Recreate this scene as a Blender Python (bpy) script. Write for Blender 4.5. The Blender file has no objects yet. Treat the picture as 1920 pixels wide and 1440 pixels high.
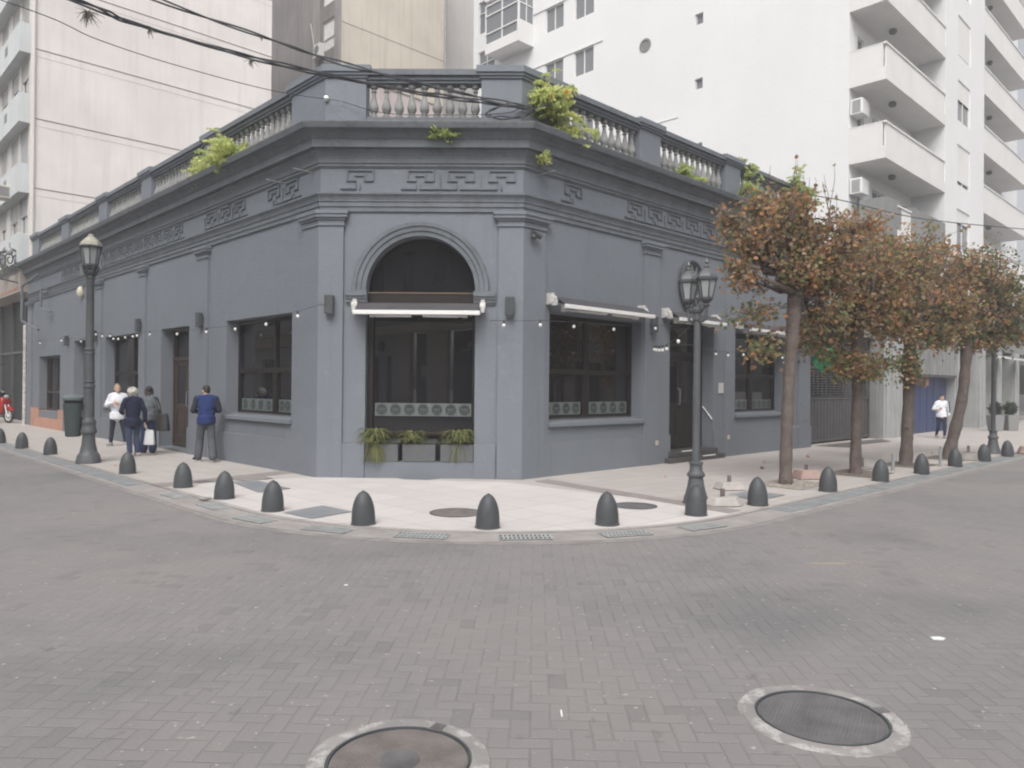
import bpy, bmesh, math, random
from math import sin, cos, pi, radians, atan, sqrt
from mathutils import Vector, Matrix, noise

SC = bpy.context.scene
COL = SC.collection
# ------------------------------------------------------------------ camera
EYE = 1.65
cam_d = bpy.data.cameras.new("camera")
cam_d.sensor_width = 36.0
cam_d.lens = 36.0 * 1405.0 / 1920.0
cam_d.clip_start = 0.05
cam_d.clip_end = 2000
cam = bpy.data.objects.new("camera", cam_d)
COL.objects.link(cam)
_pitch, _roll = atan(5.2 / 1405.0), 0.0091
cam.matrix_world = Matrix.Translation((0, 0, EYE)) @ Matrix.Rotation(pi / 2 + _pitch, 4, 'X') @ Matrix.Rotation(_roll, 4, 'Z')
SC.camera = cam
# ------------------------------------------------------------------ light
SUN_EL, SUN_AZ = radians(52), radians(186)      # azimuth clockwise from +Y
w = bpy.data.worlds.new("World")
SC.world = w
w.use_nodes = True
wn, wl = w.node_tree.nodes, w.node_tree.links
bg = wn["Background"]
sky = wn.new("ShaderNodeTexSky")
sky.sky_type = 'NISHITA'
sky.sun_disc = False
sky.sun_elevation = SUN_EL
sky.sun_rotation = SUN_AZ
sky.dust_density = 6.0
sky.air_density = 1.0
sky.ozone_density = 1.0
hs = wn.new("ShaderNodeHueSaturation")
hs.inputs["Saturation"].default_value = 0.22
wl.new(sky.outputs[0], hs.inputs["Color"])
wl.new(hs.outputs[0], bg.inputs["Color"])
bg.inputs["Strength"].default_value = 0.15
sun_d = bpy.data.lights.new("sun", 'SUN')
sun_d.energy = 1.2
sun_d.angle = radians(35)
sun_d.color = (1.0, 0.965, 0.93)
sun = bpy.data.objects.new("sun", sun_d)
COL.objects.link(sun)
_sd = Vector((sin(SUN_AZ) * cos(SUN_EL), cos(SUN_AZ) * cos(SUN_EL), sin(SUN_EL)))
sun.rotation_euler = _sd.to_track_quat('Z', 'Y').to_euler()
sun.location = _sd * 60
SC.view_settings.view_transform = 'Standard'
SC.view_settings.look = 'None'
SC.view_settings.gamma = 1.0
SC.view_settings.exposure = 0.44
SC.cycles.pixel_filter_type = 'BLACKMAN_HARRIS'
SC.cycles.filter_width = 2.1
SC.view_settings.use_curve_mapping = False
SC.cycles.max_bounces = 6
SC.cycles.diffuse_bounces = 3
SC.cycles.transparent_max_bounces = 8

# ------------------------------------------------------------------ frames
aL, aR, aC = radians(44.2), radians(45.8), radians(0.8)
Lc = Vector((-3.448, 13.42, 0)); Rc = Vector((0.1618, 13.3696, 0))
dL = Vector((-sin(aL), cos(aL), 0)); nL = Vector((-cos(aL), -sin(aL), 0))
dR = Vector((sin(aR), cos(aR), 0)); nR = Vector((cos(aR), -sin(aR), 0))
dC = Vector((cos(aC), -sin(aC), 0)); nC = Vector((-sin(aC), -cos(aC), 0))
UP = Vector((0, 0, 1))

class Fr:
    def __init__(s, o, u, n): s.o, s.u, s.n = Vector(o), Vector(u), Vector(n)
    def P(s, a, d, z): return s.o + s.u * a + s.n * d + UP * z
FL, FC, FR = Fr(Lc, dL, nL), Fr(Lc, dC, nC), Fr(Rc, dR, nR)
FW = Fr((0, 0, 0), (1, 0, 0), (0, 1, 0))
ROAD_Z = -0.03

# ------------------------------------------------------------------ mesh builder
class MB:
    def __init__(s): s.v, s.f, s.m = [], [], []
    def add(s, vs, fs, mi=0):
        b = len(s.v)
        s.v.extend(Vector(p) for p in vs)
        s.f.extend([tuple(b + i for i in f) for f in fs])
        s.m.extend([mi] * len(fs))
        return s
    def quad(s, a, b, c, d, mi=0): return s.add([a, b, c, d], [(0, 1, 2, 3)], mi)
    def hexa(s, p, mi=0):
        return s.add(p, [(0, 3, 2, 1), (4, 5, 6, 7), (0, 1, 5, 4), (1, 2, 6, 5), (2, 3, 7, 6), (3, 0, 4, 7)], mi)
    def box(s, fr, u0, u1, d0, d1, z0, z1, mi=0):
        P = fr.P
        return s.hexa([P(u0, d0, z0), P(u1, d0, z0), P(u1, d1, z0), P(u0, d1, z0),
                       P(u0, d0, z1), P(u1, d0, z1), P(u1, d1, z1), P(u0, d1, z1)], mi)
    def prism(s, base, top, mi=0):
        n = len(base)
        return s.add(list(base) + list(top), [tuple(range(n))[::-1], tuple(range(n, 2 * n))] +
                     [(i, (i + 1) % n, n + (i + 1) % n, n + i) for i in range(n)], mi)
    def fprism(s, pts, z0, z1, mi=0):
        return s.prism([Vector((p[0], p[1], z0)) for p in pts], [Vector((p[0], p[1], z1)) for p in pts], mi)
    def wprism(s, fr, poly, d0, d1, mi=0):
        return s.prism([fr.P(a, d0, z) for a, z in poly], [fr.P(a, d1, z) for a, z in poly], mi)
    def tube(s, pts, r, n=8, mi=0, caps=True):
        pts = [Vector(p) for p in pts]
        if not isinstance(r, (list, tuple)): r = [r] * len(pts)
        t = (pts[1] - pts[0]).normalized()
        a = t.orthogonal().normalized()
        vs = []
        for i, p in enumerate(pts):
            tn = (pts[min(i + 1, len(pts) - 1)] - pts[max(i - 1, 0)])
            if tn.length < 1e-9: tn = t
            tn.normalize()
            a = (a - tn * a.dot(tn))
            if a.length < 1e-6: a = tn.orthogonal()
            a.normalize(); b = tn.cross(a)
            for k in range(n):
                w_ = 2 * pi * k / n
                vs.append(p + (a * cos(w_) + b * sin(w_)) * r[i])
        fs = []
        for i in range(len(pts) - 1):
            for k in range(n):
                fs.append((i * n + k, i * n + (k + 1) % n, (i + 1) * n + (k + 1) % n, (i + 1) * n + k))
        if caps:
            fs.append(tuple(range(n))[::-1]); fs.append(tuple(range((len(pts) - 1) * n, len(pts) * n)))
        return s.add(vs, fs, mi)
    def lathe(s, o, prof, n=16, mi=0, rot=None, sx=1.0):
        o = Vector(o); vs, fs = [], []
        for r, z in prof:
            for k in range(n):
                w_ = 2 * pi * (k + 0.5) / n
                q = Vector((r * cos(w_) * sx, r * sin(w_), z))
                if rot is not None: q = rot @ q
                vs.append(o + q)
        m = len(prof)
        for i in range(m - 1):
            for k in range(n):
                fs.append((i * n + k, i * n + (k + 1) % n, (i + 1) * n + (k + 1) % n, (i + 1) * n + k))
        fs.append(tuple(range(n))[::-1]); fs.append(tuple(range((m - 1) * n, m * n)))
        return s.add(vs, fs, mi)
    def ell(s, c, r, nu=12, nv=8, mi=0, rot=None):
        c = Vector(c); vs, fs = [], []
        if not isinstance(r, (list, tuple)): r = (r, r, r)
        def q(x, y, z):
            v = Vector((x * r[0], y * r[1], z * r[2]))
            return c + (rot @ v if rot is not None else v)
        vs.append(q(0, 0, -1))
        for j in range(1, nv):
            t = -pi / 2 + pi * j / nv
            for k in range(nu):
                w_ = 2 * pi * k / nu
                vs.append(q(cos(t) * cos(w_), cos(t) * sin(w_), sin(t)))
        vs.append(q(0, 0, 1))
        for k in range(nu): fs.append((0, 1 + (k + 1) % nu, 1 + k))
        for j in range(nv - 2):
            for k in range(nu):
                a = 1 + j * nu
                fs.append((a + k, a + (k + 1) % nu, a + nu + (k + 1) % nu, a + nu + k))
        a = 1 + (nv - 2) * nu
        for k in range(nu): fs.append((a + k, a + (k + 1) % nu, len(vs) - 1))
        return s.add(vs, fs, mi)
    def cap(s, p0, p1, r0, r1, n=10, mi=0):
        """tapered capsule"""
        p0, p1 = Vector(p0), Vector(p1)
        ax = (p1 - p0)
        if ax.length < 1e-6: return s.ell(p0, r0)
        L_ = ax.length; ax.normalize()
        rot = ax.to_track_quat('Z', 'Y').to_matrix()
        prof = [(r0 * cos(t), r0 * sin(t)) for t in (-1.5, -1.0, -.5)] + [(r0, 0), (r1, L_)] + [(r1 * cos(t), L_ + r1 * sin(t)) for t in (.5, 1.0, 1.5)]
        return s.lathe(p0, prof, n, mi, rot)
    def sweep(s, path, prof, mi=0):
        """path(d) -> list of xy points for an offset d; prof closed list of (d,z)"""
        rows = [[Vector((p[0], p[1], z)) for p in path(d)] for d, z in prof]
        n, m = len(rows), len(rows[0])
        vs = [p for r in rows for p in r]
        fs = []
        for i in range(n):
            j = (i + 1) % n
            for k in range(m - 1):
                fs.append((i * m + k, i * m + k + 1, j * m + k + 1, j * m + k))
        fs.append(tuple(i * m for i in range(n))[::-1]); fs.append(tuple(i * m + m - 1 for i in range(n)))
        return s.add(vs, fs, mi)

OFF = {}
def setp(o, label=None, cat=None, group=None, kind=None):
    if label: o["label"] = label
    if cat: o["category"] = cat
    if group: o["group"] = group
    if kind: o["kind"] = kind
    return o
def thing(name, label, cat, loc=(0, 0, 0), group=None, rz=0.0):
    o = bpy.data.objects.new(name, None)
    o.empty_display_size = 0.2
    COL.objects.link(o)
    o.location = loc; o.rotation_euler = (0, 0, rz)
    OFF[o.name] = Vector(loc)
    return setp(o, label, cat, group)
def mk(name, mb, mats, parent=None, smooth=False, loc=None, recalc=True, bevel=0.0):
    """mesh data is given in world space (before any later move of the root)"""
    off = OFF[parent.name] if parent is not None else Vector(loc or (0, 0, 0))
    me = bpy.data.meshes.new(name)
    me.from_pydata([tuple(p - off) for p in mb.v], [], mb.f)
    if not isinstance(mats, (list, tuple)): mats = [mats]
    for x in mats: me.materials.append(x)
    me.polygons.foreach_set("material_index", mb.m)
    if recalc or bevel:
        bm = bmesh.new(); bm.from_mesh(me)
        if bevel:
            bmesh.ops.recalc_face_normals(bm, faces=bm.faces)
            es = [e for e in bm.edges if len(e.link_faces) == 2 and e.calc_face_angle(0) > 0.6]
            bmesh.ops.bevel(bm, geom=es, offset=bevel, segments=1, affect='EDGES', clamp_overlap=True)
        bmesh.ops.recalc_face_normals(bm, faces=bm.faces)
        bm.to_mesh(me); bm.free()
    if smooth:
        me.polygons.foreach_set("use_smooth", [True] * len(me.polygons))
        try: me.set_sharp_from_angle(angle=radians(40))
        except Exception: pass
    me.update()
    o = bpy.data.objects.new(name, me)
    COL.objects.link(o)
    if parent is not None: o.parent = parent
    else: o.location = off
    OFF[o.name] = off
    return o
def dup(root, loc, rz=None, label=None, group=None):
    r = root.copy(); COL.objects.link(r); r.location = loc
    if rz is not None: r.rotation_euler = (0, 0, rz)
    if label: r["label"] = label
    if group: r["group"] = group
    for ch in list(root.children):
        c = ch.copy(); COL.objects.link(c); c.parent = r
        for g in list(ch.children):
            d = g.copy(); COL.objects.link(d); d.parent = c
    return r

# ------------------------------------------------------------------ materials
class NT:
    def __init__(s, m): s.t = m.node_tree; s.n = s.t.nodes; s.l = s.t.links
    def _in(s, sock, v):
        if v is None: return
        if hasattr(v, "is_output"): s.l.new(v, sock)
        else: sock.default_value = v
    def m(s, op, a, b=None, c=None):
        x = s.n.new("ShaderNodeMath"); x.operation = op
        s._in(x.inputs[0], a); s._in(x.inputs[1], b); s._in(x.inputs[2], c)
        return x.outputs[0]
    def pos(s):
        return s.n.new("ShaderNodeNewGeometry").outputs["Position"]
    def mapping(s, v, scale=(1, 1, 1), rot=(0, 0, 0), loc=(0, 0, 0)):
        x = s.n.new("ShaderNodeMapping")
        s.l.new(v, x.inputs[0]); x.inputs["Scale"].default_value = scale
        x.inputs["Rotation"].default_value = rot; x.inputs["Location"].default_value = loc
        return x.outputs[0]
    def noise(s, v, scale, detail=4, rough=0.55):
        x = s.n.new("ShaderNodeTexNoise"); s.l.new(v, x.inputs["Vector"])
        x.inputs["Scale"].default_value = scale; x.inputs["Detail"].default_value = detail
        x.inputs["Roughness"].default_value = rough
        return x.outputs["Fac"]
    def ramp(s, f, p0, p1, c0=(0, 0, 0), c1=(1, 1, 1)):
        x = s.n.new("ShaderNodeValToRGB"); s.l.new(f, x.inputs[0])
        e = x.color_ramp.elements
        e[0].position, e[1].position = p0, p1
        e[0].color = (*c0, 1); e[1].color = (*c1, 1)
        return x.outputs[0]
    def mix(s, f, a, b, mode='MIX'):
        x = s.n.new("ShaderNodeMix"); x.data_type = 'RGBA'; x.blend_type = mode
        s._in(x.inputs[0], f)
        for k, v in ((6, a), (7, b)):
            if hasattr(v, "is_output"): s.l.new(v, x.inputs[k])
            else: x.inputs[k].default_value = (*v, 1)
        return x.outputs[2]
    def bump(s, h, dist, strength=1.0):
        x = s.n.new("ShaderNodeBump"); s.l.new(h, x.inputs["Height"])
        x.inputs["Distance"].default_value = dist; x.inputs["Strength"].default_value = strength
        return x.outputs[0]
MATS = {}
def newmat(name, rough=0.7, spec=0.4, metal=0.0):
    m = bpy.data.materials.new(name); m.use_nodes = True
    b = m.node_tree.nodes["Principled BSDF"]
    b.inputs["Roughness"].default_value = rough
    b.inputs["Specular IOR Level"].default_value = spec
    b.inputs["Metallic"].default_value = metal
    return m, NT(m), b
def mul(c, k): return tuple(x * k for x in c)
def mat(name, c, rough=0.7, spec=0.4, metal=0.0, var=0.12, scale=3.0, bump=0.0, bscale=60, streak=0.0, streakc=None, dirt=0.0, dirtc=(0.05, 0.045, 0.04)):
    if name in MATS: return MATS[name]
    m, t, b = newmat(name, rough, spec, metal)
    p = t.pos()
    col = t.mix(t.ramp(t.noise(p, scale, 5), 0.3, 0.7), mul(c, 1 - var), mul(c, 1 + var))
    if streak:
        f = t.noise(t.mapping(p, (2.2, 2.2, 0.13)), 1.6, 6, 0.6)
        f = t.m('MULTIPLY', t.ramp(f, 0.5, 0.75), streak)
        col = t.mix(f, col, streakc or mul(c, 0.55))
    if dirt:
        f = t.noise(p, 7.0, 8, 0.7)
        f = t.m('MULTIPLY', t.ramp(f, 0.52, 0.68), dirt)
        col = t.mix(f, col, dirtc)
    t.l.new(col, b.inputs["Base Color"])
    if bump:
        t.l.new(t.bump(t.noise(p, bscale, 3), bump), b.inputs["Normal"])
    MATS[name] = m
    return m

def mat_wall(c):
    m, t, b = newmat("grey_wall_paint", 0.6, 0.35)
    p = t.pos()
    vo = t.n.new("ShaderNodeTexVoronoi"); vo.inputs["Scale"].default_value = 0.55; vo.distance = 'CHEBYCHEV'
    t.l.new(t.mapping(p, (1, 1, 0.8), (0, 0, radians(46))), vo.inputs["Vector"])
    sp = t.n.new("ShaderNodeSeparateColor"); t.l.new(vo.outputs["Color"], sp.inputs[0])
    col = t.mix(sp.outputs[0], mul(c, .965), mul(c, 1.035))                       # repainted patches
    col = t.mix(t.m('MULTIPLY', sp.outputs[1], .30), col, (c[0] * 1.05, c[1] * .985, c[2] * 1.02))
    col = t.mix(t.m('MULTIPLY', t.ramp(t.noise(p, 0.7, 6, .6), .35, .68), .5), col, mul(c, .89))
    st = t.ramp(t.noise(t.mapping(p, (3.0, 3.0, .16)), 1.7, 6, .65), .56, .74)
    col = t.mix(t.m('MULTIPLY', st, .30), col, mul(c, .62))
    sc = t.ramp(t.noise(t.mapping(p, (1, 1, 1), (0, 0, 0), (4, 4, 9)), 5.0, 8, .72), .60, .66)
    col = t.mix(t.m('MULTIPLY', sc, .24), col, (.30, .29, .28))                    # chalky scuffs
    dk = t.ramp(t.noise(p, 16, 6, .7), .64, .72)
    col = t.mix(t.m('MULTIPLY', dk, .22), col, mul(c, .45))
    t.l.new(col, b.inputs["Base Color"])
    h = t.m('ADD', t.noise(p, 25, 4), t.m('MULTIPLY', t.noise(p, 2.2, 3), 2.5))
    t.l.new(t.bump(h, .006), b.inputs["Normal"])
    MATS["grey_wall_paint"] = m
    return m
M_WALL = mat_wall((0.178, 0.197, 0.222))
M_TRIM = mat("grey_trim_paint", (0.148, 0.163, 0.181), 0.6, 0.35, var=0.10, scale=2.5, bump=0.004, bscale=30, streak=0.45, dirt=0.35, dirtc=(0.045, 0.045, 0.045))
M_WORN = mat("worn_ledge_paint", (0.24, 0.235, 0.225), 0.8, var=0.25, scale=5, dirt=0.5)
M_FRAME = mat("dark_wood_frame", (0.016, 0.012, 0.011), 0.45, 0.4, var=0.25, scale=8)
M_DOOR = mat("brown_door_wood", (0.052, 0.036, 0.030), 0.4, 0.4, var=0.25, scale=8)
M_IRON = mat("dark_iron", (0.060, 0.066, 0.072), 0.45, 0.45, var=0.2, scale=6, bump=0.002, bscale=80)
M_LAMP = mat("lamp_post_paint", (0.088, 0.094, 0.101), 0.5, 0.4, var=0.15, scale=6, bump=0.002, bscale=80)
M_BLACK = mat("near_black", (0.012, 0.012, 0.014), 0.6, 0.3, var=0.2)
M_WHITEMETAL = mat("white_painted_metal", (0.75, 0.75, 0.74), 0.3, 0.5, var=0.04)
M_AWN = mat("dark_awning_fabric", (0.075, 0.073, 0.080), 0.8, 0.2, var=0.1)
M_BULB = mat("frosted_bulb", (0.8, 0.79, 0.75), 0.25, 0.5, var=0.02)
M_FROST = mat("frosted_film", (0.125, 0.145, 0.14), 0.35, 0.5, var=0.05, scale=8)
M_FROSTD = mat("frosted_film_dark", (0.035, 0.042, 0.042), 0.3, 0.5, var=0.2, scale=20)
M_CREAM = mat("cream_render", (0.70, 0.665, 0.645), 0.85, 0.2, var=0.07, scale=0.5, bump=0.01, bscale=8, streak=0.55, streakc=(0.57, 0.54, 0.525))
M_CREAMJ = mat("cream_joint", (0.22, 0.20, 0.19), 0.85, 0.2)
M_BEIGE = mat("beige_render", (0.66, 0.605, 0.52), 0.85, 0.2, var=0.08, scale=0.4, streak=0.35)
M_PINK = mat("pinkish_render", (0.63, 0.55, 0.54), 0.85, 0.2, var=0.1, scale=0.5, streak=0.3)
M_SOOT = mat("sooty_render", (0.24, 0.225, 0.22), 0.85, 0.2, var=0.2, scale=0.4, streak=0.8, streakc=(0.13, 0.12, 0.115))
M_PALE = mat("pale_render", (0.60, 0.575, 0.55), 0.85, 0.2, var=0.05, scale=0.4, streak=0.3, streakc=(0.45, 0.43, 0.42))
M_WHITE = mat("white_render", (0.745, 0.75, 0.755), 0.85, 0.2, var=0.025, scale=0.3, bump=0.006, bscale=10, streak=0.18, streakc=(0.66, 0.66, 0.66))
M_BALC = mat("white_balcony", (0.72, 0.715, 0.71), 0.8, 0.2, var=0.04, scale=0.8, streak=0.25, streakc=(0.58, 0.57, 0.56))
M_GREYB = mat("light_grey_concrete", (0.25, 0.255, 0.255), 0.8, 0.2, var=0.1, scale=1.5, streak=0.4)
M_MIDGREY = mat("mid_grey_concrete", (0.22, 0.22, 0.22), 0.8, 0.2, var=0.12, scale=1.5, streak=0.3)
M_BLUEDOOR = mat("blue_door_paint", (0.045, 0.062, 0.145), 0.45, 0.4, var=0.15, scale=3)
M_SHOP = mat("dark_shopfront", (0.014, 0.014, 0.016), 0.5, 0.4, var=0.2, scale=1)
M_SALMON = mat("salmon_plinth", (0.46, 0.26, 0.19), 0.8, 0.2, var=0.12, scale=2, bump=0.004)
M_METALGREY = mat("steel_grey", (0.30, 0.31, 0.33), 0.4, 0.5, 0.4, var=0.1)
def glass(name, c, rough, ior):
    m, t, b = newmat(name, rough, 0.5)
    b.inputs["Base Color"].default_value = (*c, 1)
    b.inputs["IOR"].default_value = ior
    n_ = t.noise(t.pos(), 0.5, 1)
    t.l.new(t.bump(n_, 0.003, 0.5), b.inputs["Normal"])
    MATS[name] = m
    return m
M_GLASS = glass("dark_window_glass", (0.010, 0.010, 0.012), 0.02, 1.75)
M_PGLASS = glass("pale_window_glass", (0.20, 0.21, 0.225), 0.08, 1.5)
M_LAMPGLASS = mat("lamp_glass", (0.30, 0.315, 0.32), 0.2, 0.5, var=0.08)
# ------------------------------------------------------------------ ground
def mat_road():
    m, t, b = newmat("herringbone_paving", 0.75, 0.3)
    p = t.pos()
    wob = t.noise(p, 3.0, 2)
    sx = t.n.new("ShaderNodeSeparateXYZ")
    t.l.new(t.mapping(p, (10, 10, 10), (0, 0, 0.03)), sx.inputs[0])
    x = t.m('ADD', t.m('ADD', sx.outputs[0], 4000.0), t.m('MULTIPLY', wob, 0.10))
    y = t.m('ADD', t.m('ADD', sx.outputs[1], 4000.0), t.m('MULTIPLY', wob, 0.10))
    i, j = t.m('FLOOR', x), t.m('FLOOR', y)
    fx, fy = t.m('FRACT', x), t.m('FRACT', y)
    k = t.m('FLOORED_MODULO', t.m('SUBTRACT', i, j), 4.0)
    def eq(v): return t.m('COMPARE', k, float(v), 0.1)
    k0, k1, k2, k3 = eq(0), eq(1), eq(2), eq(3)
    gx, gy = t.m('SUBTRACT', 1.0, fx), t.m('SUBTRACT', 1.0, fy)
    def off(d, kk): return t.m('ADD', d, t.m('MULTIPLY', kk, 9.0))   # ignore an edge inside a brick
    d = t.m('MINIMUM', t.m('MINIMUM', off(fx, k1), off(gx, k0)), t.m('MINIMUM', off(fy, k2), off(gy, k3)))
    ii, jj = t.m('SUBTRACT', i, k1), t.m('SUBTRACT', j, k2)
    cx = t.n.new("ShaderNodeCombineXYZ"); t.l.new(ii, cx.inputs[0]); t.l.new(jj, cx.inputs[1])
    wnz = t.n.new("ShaderNodeTexWhiteNoise"); wnz.noise_dimensions = '2D'; t.l.new(cx.outputs[0], wnz.inputs["Vector"])
    rnd = wnz.outputs["Value"]
    base = t.mix(t.ramp(rnd, 0.0, 1.0), (0.186, 0.180, 0.182), (0.209, 0.202, 0.203))
    big = t.ramp(t.noise(p, 0.35, 5, 0.6), 0.35, 0.68)
    base = t.mix(t.m('MULTIPLY', big, 0.75), base, (0.250, 0.230, 0.221))
    big2 = t.ramp(t.noise(t.mapping(p, (1, 1, 1), (0, 0, 0), (31, 7, 0)), 0.5, 5, 0.6), 0.5, 0.72)
    base = t.mix(t.m('MULTIPLY', big2, 0.75), base, (0.138, 0.137, 0.142))
    odd = t.m('GREATER_THAN', rnd, 0.955)
    base = t.mix(t.m('MULTIPLY', odd, 0.35), base, (0.12, 0.117, 0.118))
    spk = t.ramp(t.noise(p, 70, 2, 0.6), 0.30, 0.75)
    base = t.mix(t.m('MULTIPLY', spk, 0.22), base, (0.30, 0.285, 0.28))
    lit = t.ramp(t.noise(p, 24, 3, 0.5), 0.70, 0.72)
    base = t.mix(t.m('MULTIPLY', lit, 0.6), base, (0.55, 0.53, 0.5))
    drk = t.ramp(t.noise(t.mapping(p, (1, 1, 1), (0, 0, 0), (3, 17, 0)), 6, 4, 0.6), 0.66, 0.76)
    base = t.mix(t.m('MULTIPLY', drk, 0.6), base, (0.10, 0.098, 0.098))
    jn = t.ramp(t.noise(p, 2.3, 3), 0.30, 0.72)
    js = t.m('SUBTRACT', 1.0, t.ramp(d, 0.015, 0.055))
    jf = t.m('MULTIPLY', js, t.m('MULTIPLY_ADD', jn, 0.36, -0.02))
    jc = t.mix(t.ramp(t.noise(p, 1.3, 2), 0.45, 0.6), (0.085, 0.08, 0.078), (0.15, 0.14, 0.135))
    base = t.mix(jf, base, jc)
    t.l.new(base, b.inputs["Base Color"])
    h = t.m('ADD', t.m('ADD', t.ramp(d, 0.0, 0.09), t.m('MULTIPLY', rnd, 0.25)), t.m('MULTIPLY', t.noise(p, 40, 3), 0.35))
    t.l.new(t.bump(h, 0.0035), b.inputs["Normal"])
    return m
def mat_tiles(name, c, tile, joint, jcol, var=0.08, off=(0, 0, 0), bev=0.006):
    m, t, b = newmat(name, 0.75, 0.3)
    p = t.pos()
    q = t.mapping(p, (1, 1, 1), (0, 0, -(pi / 2 - aR)), off)
    br = t.n.new("ShaderNodeTexBrick")
    t.l.new(q, br.inputs["Vector"])
    br.offset = 0.0; br.squash = 1.0
    br.inputs["Scale"].default_value = 1.0
    br.inputs["Brick Width"].default_value = tile; br.inputs["Row Height"].default_value = tile
    br.inputs["Mortar Size"].default_value = joint; br.inputs["Mortar Smooth"].default_value = 0.3
    br.inputs["Bias"].default_value = 0.0
    br.inputs["Color1"].default_value = (*mul(c, 1 - var * 0.7), 1)
    br.inputs["Color2"].default_value = (*mul(c, 1 + var * 0.5), 1)
    br.inputs["Mortar"].default_value = (*jcol, 1)
    col = br.outputs["Color"]
    f = t.ramp(t.noise(p, 0.7, 6, 0.65), 0.35, 0.7)
    col = t.mix(t.m('MULTIPLY', f, 0.35), col, mul(c, 0.80))
    f = t.ramp(t.noise(p, 9, 6, 0.7), 0.56, 0.72)
    col = t.mix(t.m('MULTIPLY', f, 0.28), col, mul(c, 0.6))
    f = t.ramp(t.noise(t.mapping(p, (1, 1, 1), (0, 0, 0), (5, 9, 0)), 22, 3, 0.5), 0.70, 0.735)
    col = t.mix(t.m('MULTIPLY', f, 0.5), col, mul(c, 0.35))
    t.l.new(col, b.inputs["Base Color"])
    t.l.new(t.bump(t.m('ADD', t.m('SUBTRACT', 1.0, br.outputs["Fac"]), t.m('MULTIPLY', t.noise(p, 50, 3), 0.3)), 0.002), b.inputs["Normal"])
    return m
M_ROAD = mat_road()
M_WALK = mat_tiles("beige_paving_tiles", (0.45, 0.415, 0.39), 0.4, 0.006, (0.27, 0.25, 0.235))
M_WALKC = mat_tiles("pale_corner_tiles", (0.555, 0.525, 0.508), 0.6, 0.007, (0.36, 0.34, 0.33))
M_DRAIN = mat("drain_concrete", (0.31, 0.29, 0.28), 0.8, 0.3, var=0.16, scale=2.5, bump=0.004, bscale=50, dirt=0.3, dirtc=(0.18, 0.17, 0.165))
M_BAND = mat("dark_band_tiles", (0.27, 0.242, 0.232), 0.75, 0.3, var=0.12, scale=6, bump=0.002)
M_PLATE = mat("steel_cover_plate", (0.265, 0.278, 0.292), 0.5, 0.4, 0.2, var=0.12, scale=3, bump=0.002, bscale=120)
M_MANHOLE = mat("rusty_iron_cover", (0.190, 0.170, 0.161), 0.6, 0.4, 0.2, var=0.25, scale=6, bump=0.004, bscale=55)
M_MANHOLEB = mat("grey_iron_cover", (0.150, 0.146, 0.149), 0.55, 0.4, 0.2, var=0.25, scale=5, bump=0.004, bscale=70)
M_GRATE = mat("grate_iron", (0.36, 0.375, 0.375), 0.6, 0.4, 0.1, var=0.15, scale=6)
M_GRATED = mat("grate_slot", (0.025, 0.026, 0.027), 0.8)
def mat_ring():
    m, t, b = newmat("aggregate_concrete_ring", 0.8, 0.3)
    p = t.pos()
    vo = t.n.new("ShaderNodeTexVoronoi"); vo.inputs["Scale"].default_value = 55
    t.l.new(p, vo.inputs["Vector"])
    c = t.mix(t.ramp(t.noise(p, 5, 5), 0.3, 0.7), (0.235, 0.225, 0.22), (0.31, 0.298, 0.29))
    wh = t.m('MULTIPLY', t.ramp(vo.outputs["Distance"], 0.30, 0.22), t.ramp(t.noise(p, 9, 3), 0.50, 0.62))
    c = t.mix(t.m('MULTIPLY', wh, 0.6), c, (0.54, 0.525, 0.51))
    t.l.new(c, b.inputs["Base Color"])
    t.l.new(t.bump(t.noise(p, 60, 4), 0.006), b.inputs["Normal"])
    return m
M_RING = mat_ring()

# road sheet
mb = MB(); mb.quad((-400, -400, ROAD_Z), (400, -400, ROAD_Z), (400, 400, ROAD_Z), (-400, 400, ROAD_Z))
setp(mk("road", mb, M_ROAD), kind="structure")
# kerb line: two straights and an arc.  coordinates: a = distance from the left facade line, b = from the right one
KA, KB, KR = 2.47, 4.42, 4.5
_b0 = -2.56
def ab(a, b):       # a: outward of left facade; b: outward of right facade
    s_ = -b + _b0   # position along the left facade line
    return Lc + dL * s_ + nL * a
def kerb(off=0.0, n=26, far=90.0):
    """from far left along the left kerb, round the corner, to far right"""
    pts = [ab(KA + off, -far), ab(KA + off, -40), ab(KA + off, -20), ab(KA + off, -8)]
    cx, cy = KA - KR, KB - KR
    r = KR + off
    for k in range(n + 1):
        t = (pi / 2) * k / n
        pts.append(ab(cx + r * cos(t), cy + r * sin(t)))
    pts += [ab(-6, KB + off), ab(-14, KB + off), ab(-30, KB + off), ab(-far, KB + off)]
    return pts
k0 = kerb(0)
mb = MB()
inner = [ab(-1.0, -90), ab(-1.0, -1.0), ab(-90, -1.0)]
poly = [Vector((p.x, p.y, 0)) for p in k0] + [Vector((p.x, p.y, 0)) for p in reversed(inner)]
mb.prism([p - UP * 0.2 for p in poly], poly)
setp(mk("sidewalk", mb, M_WALK), kind="structure")
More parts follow.
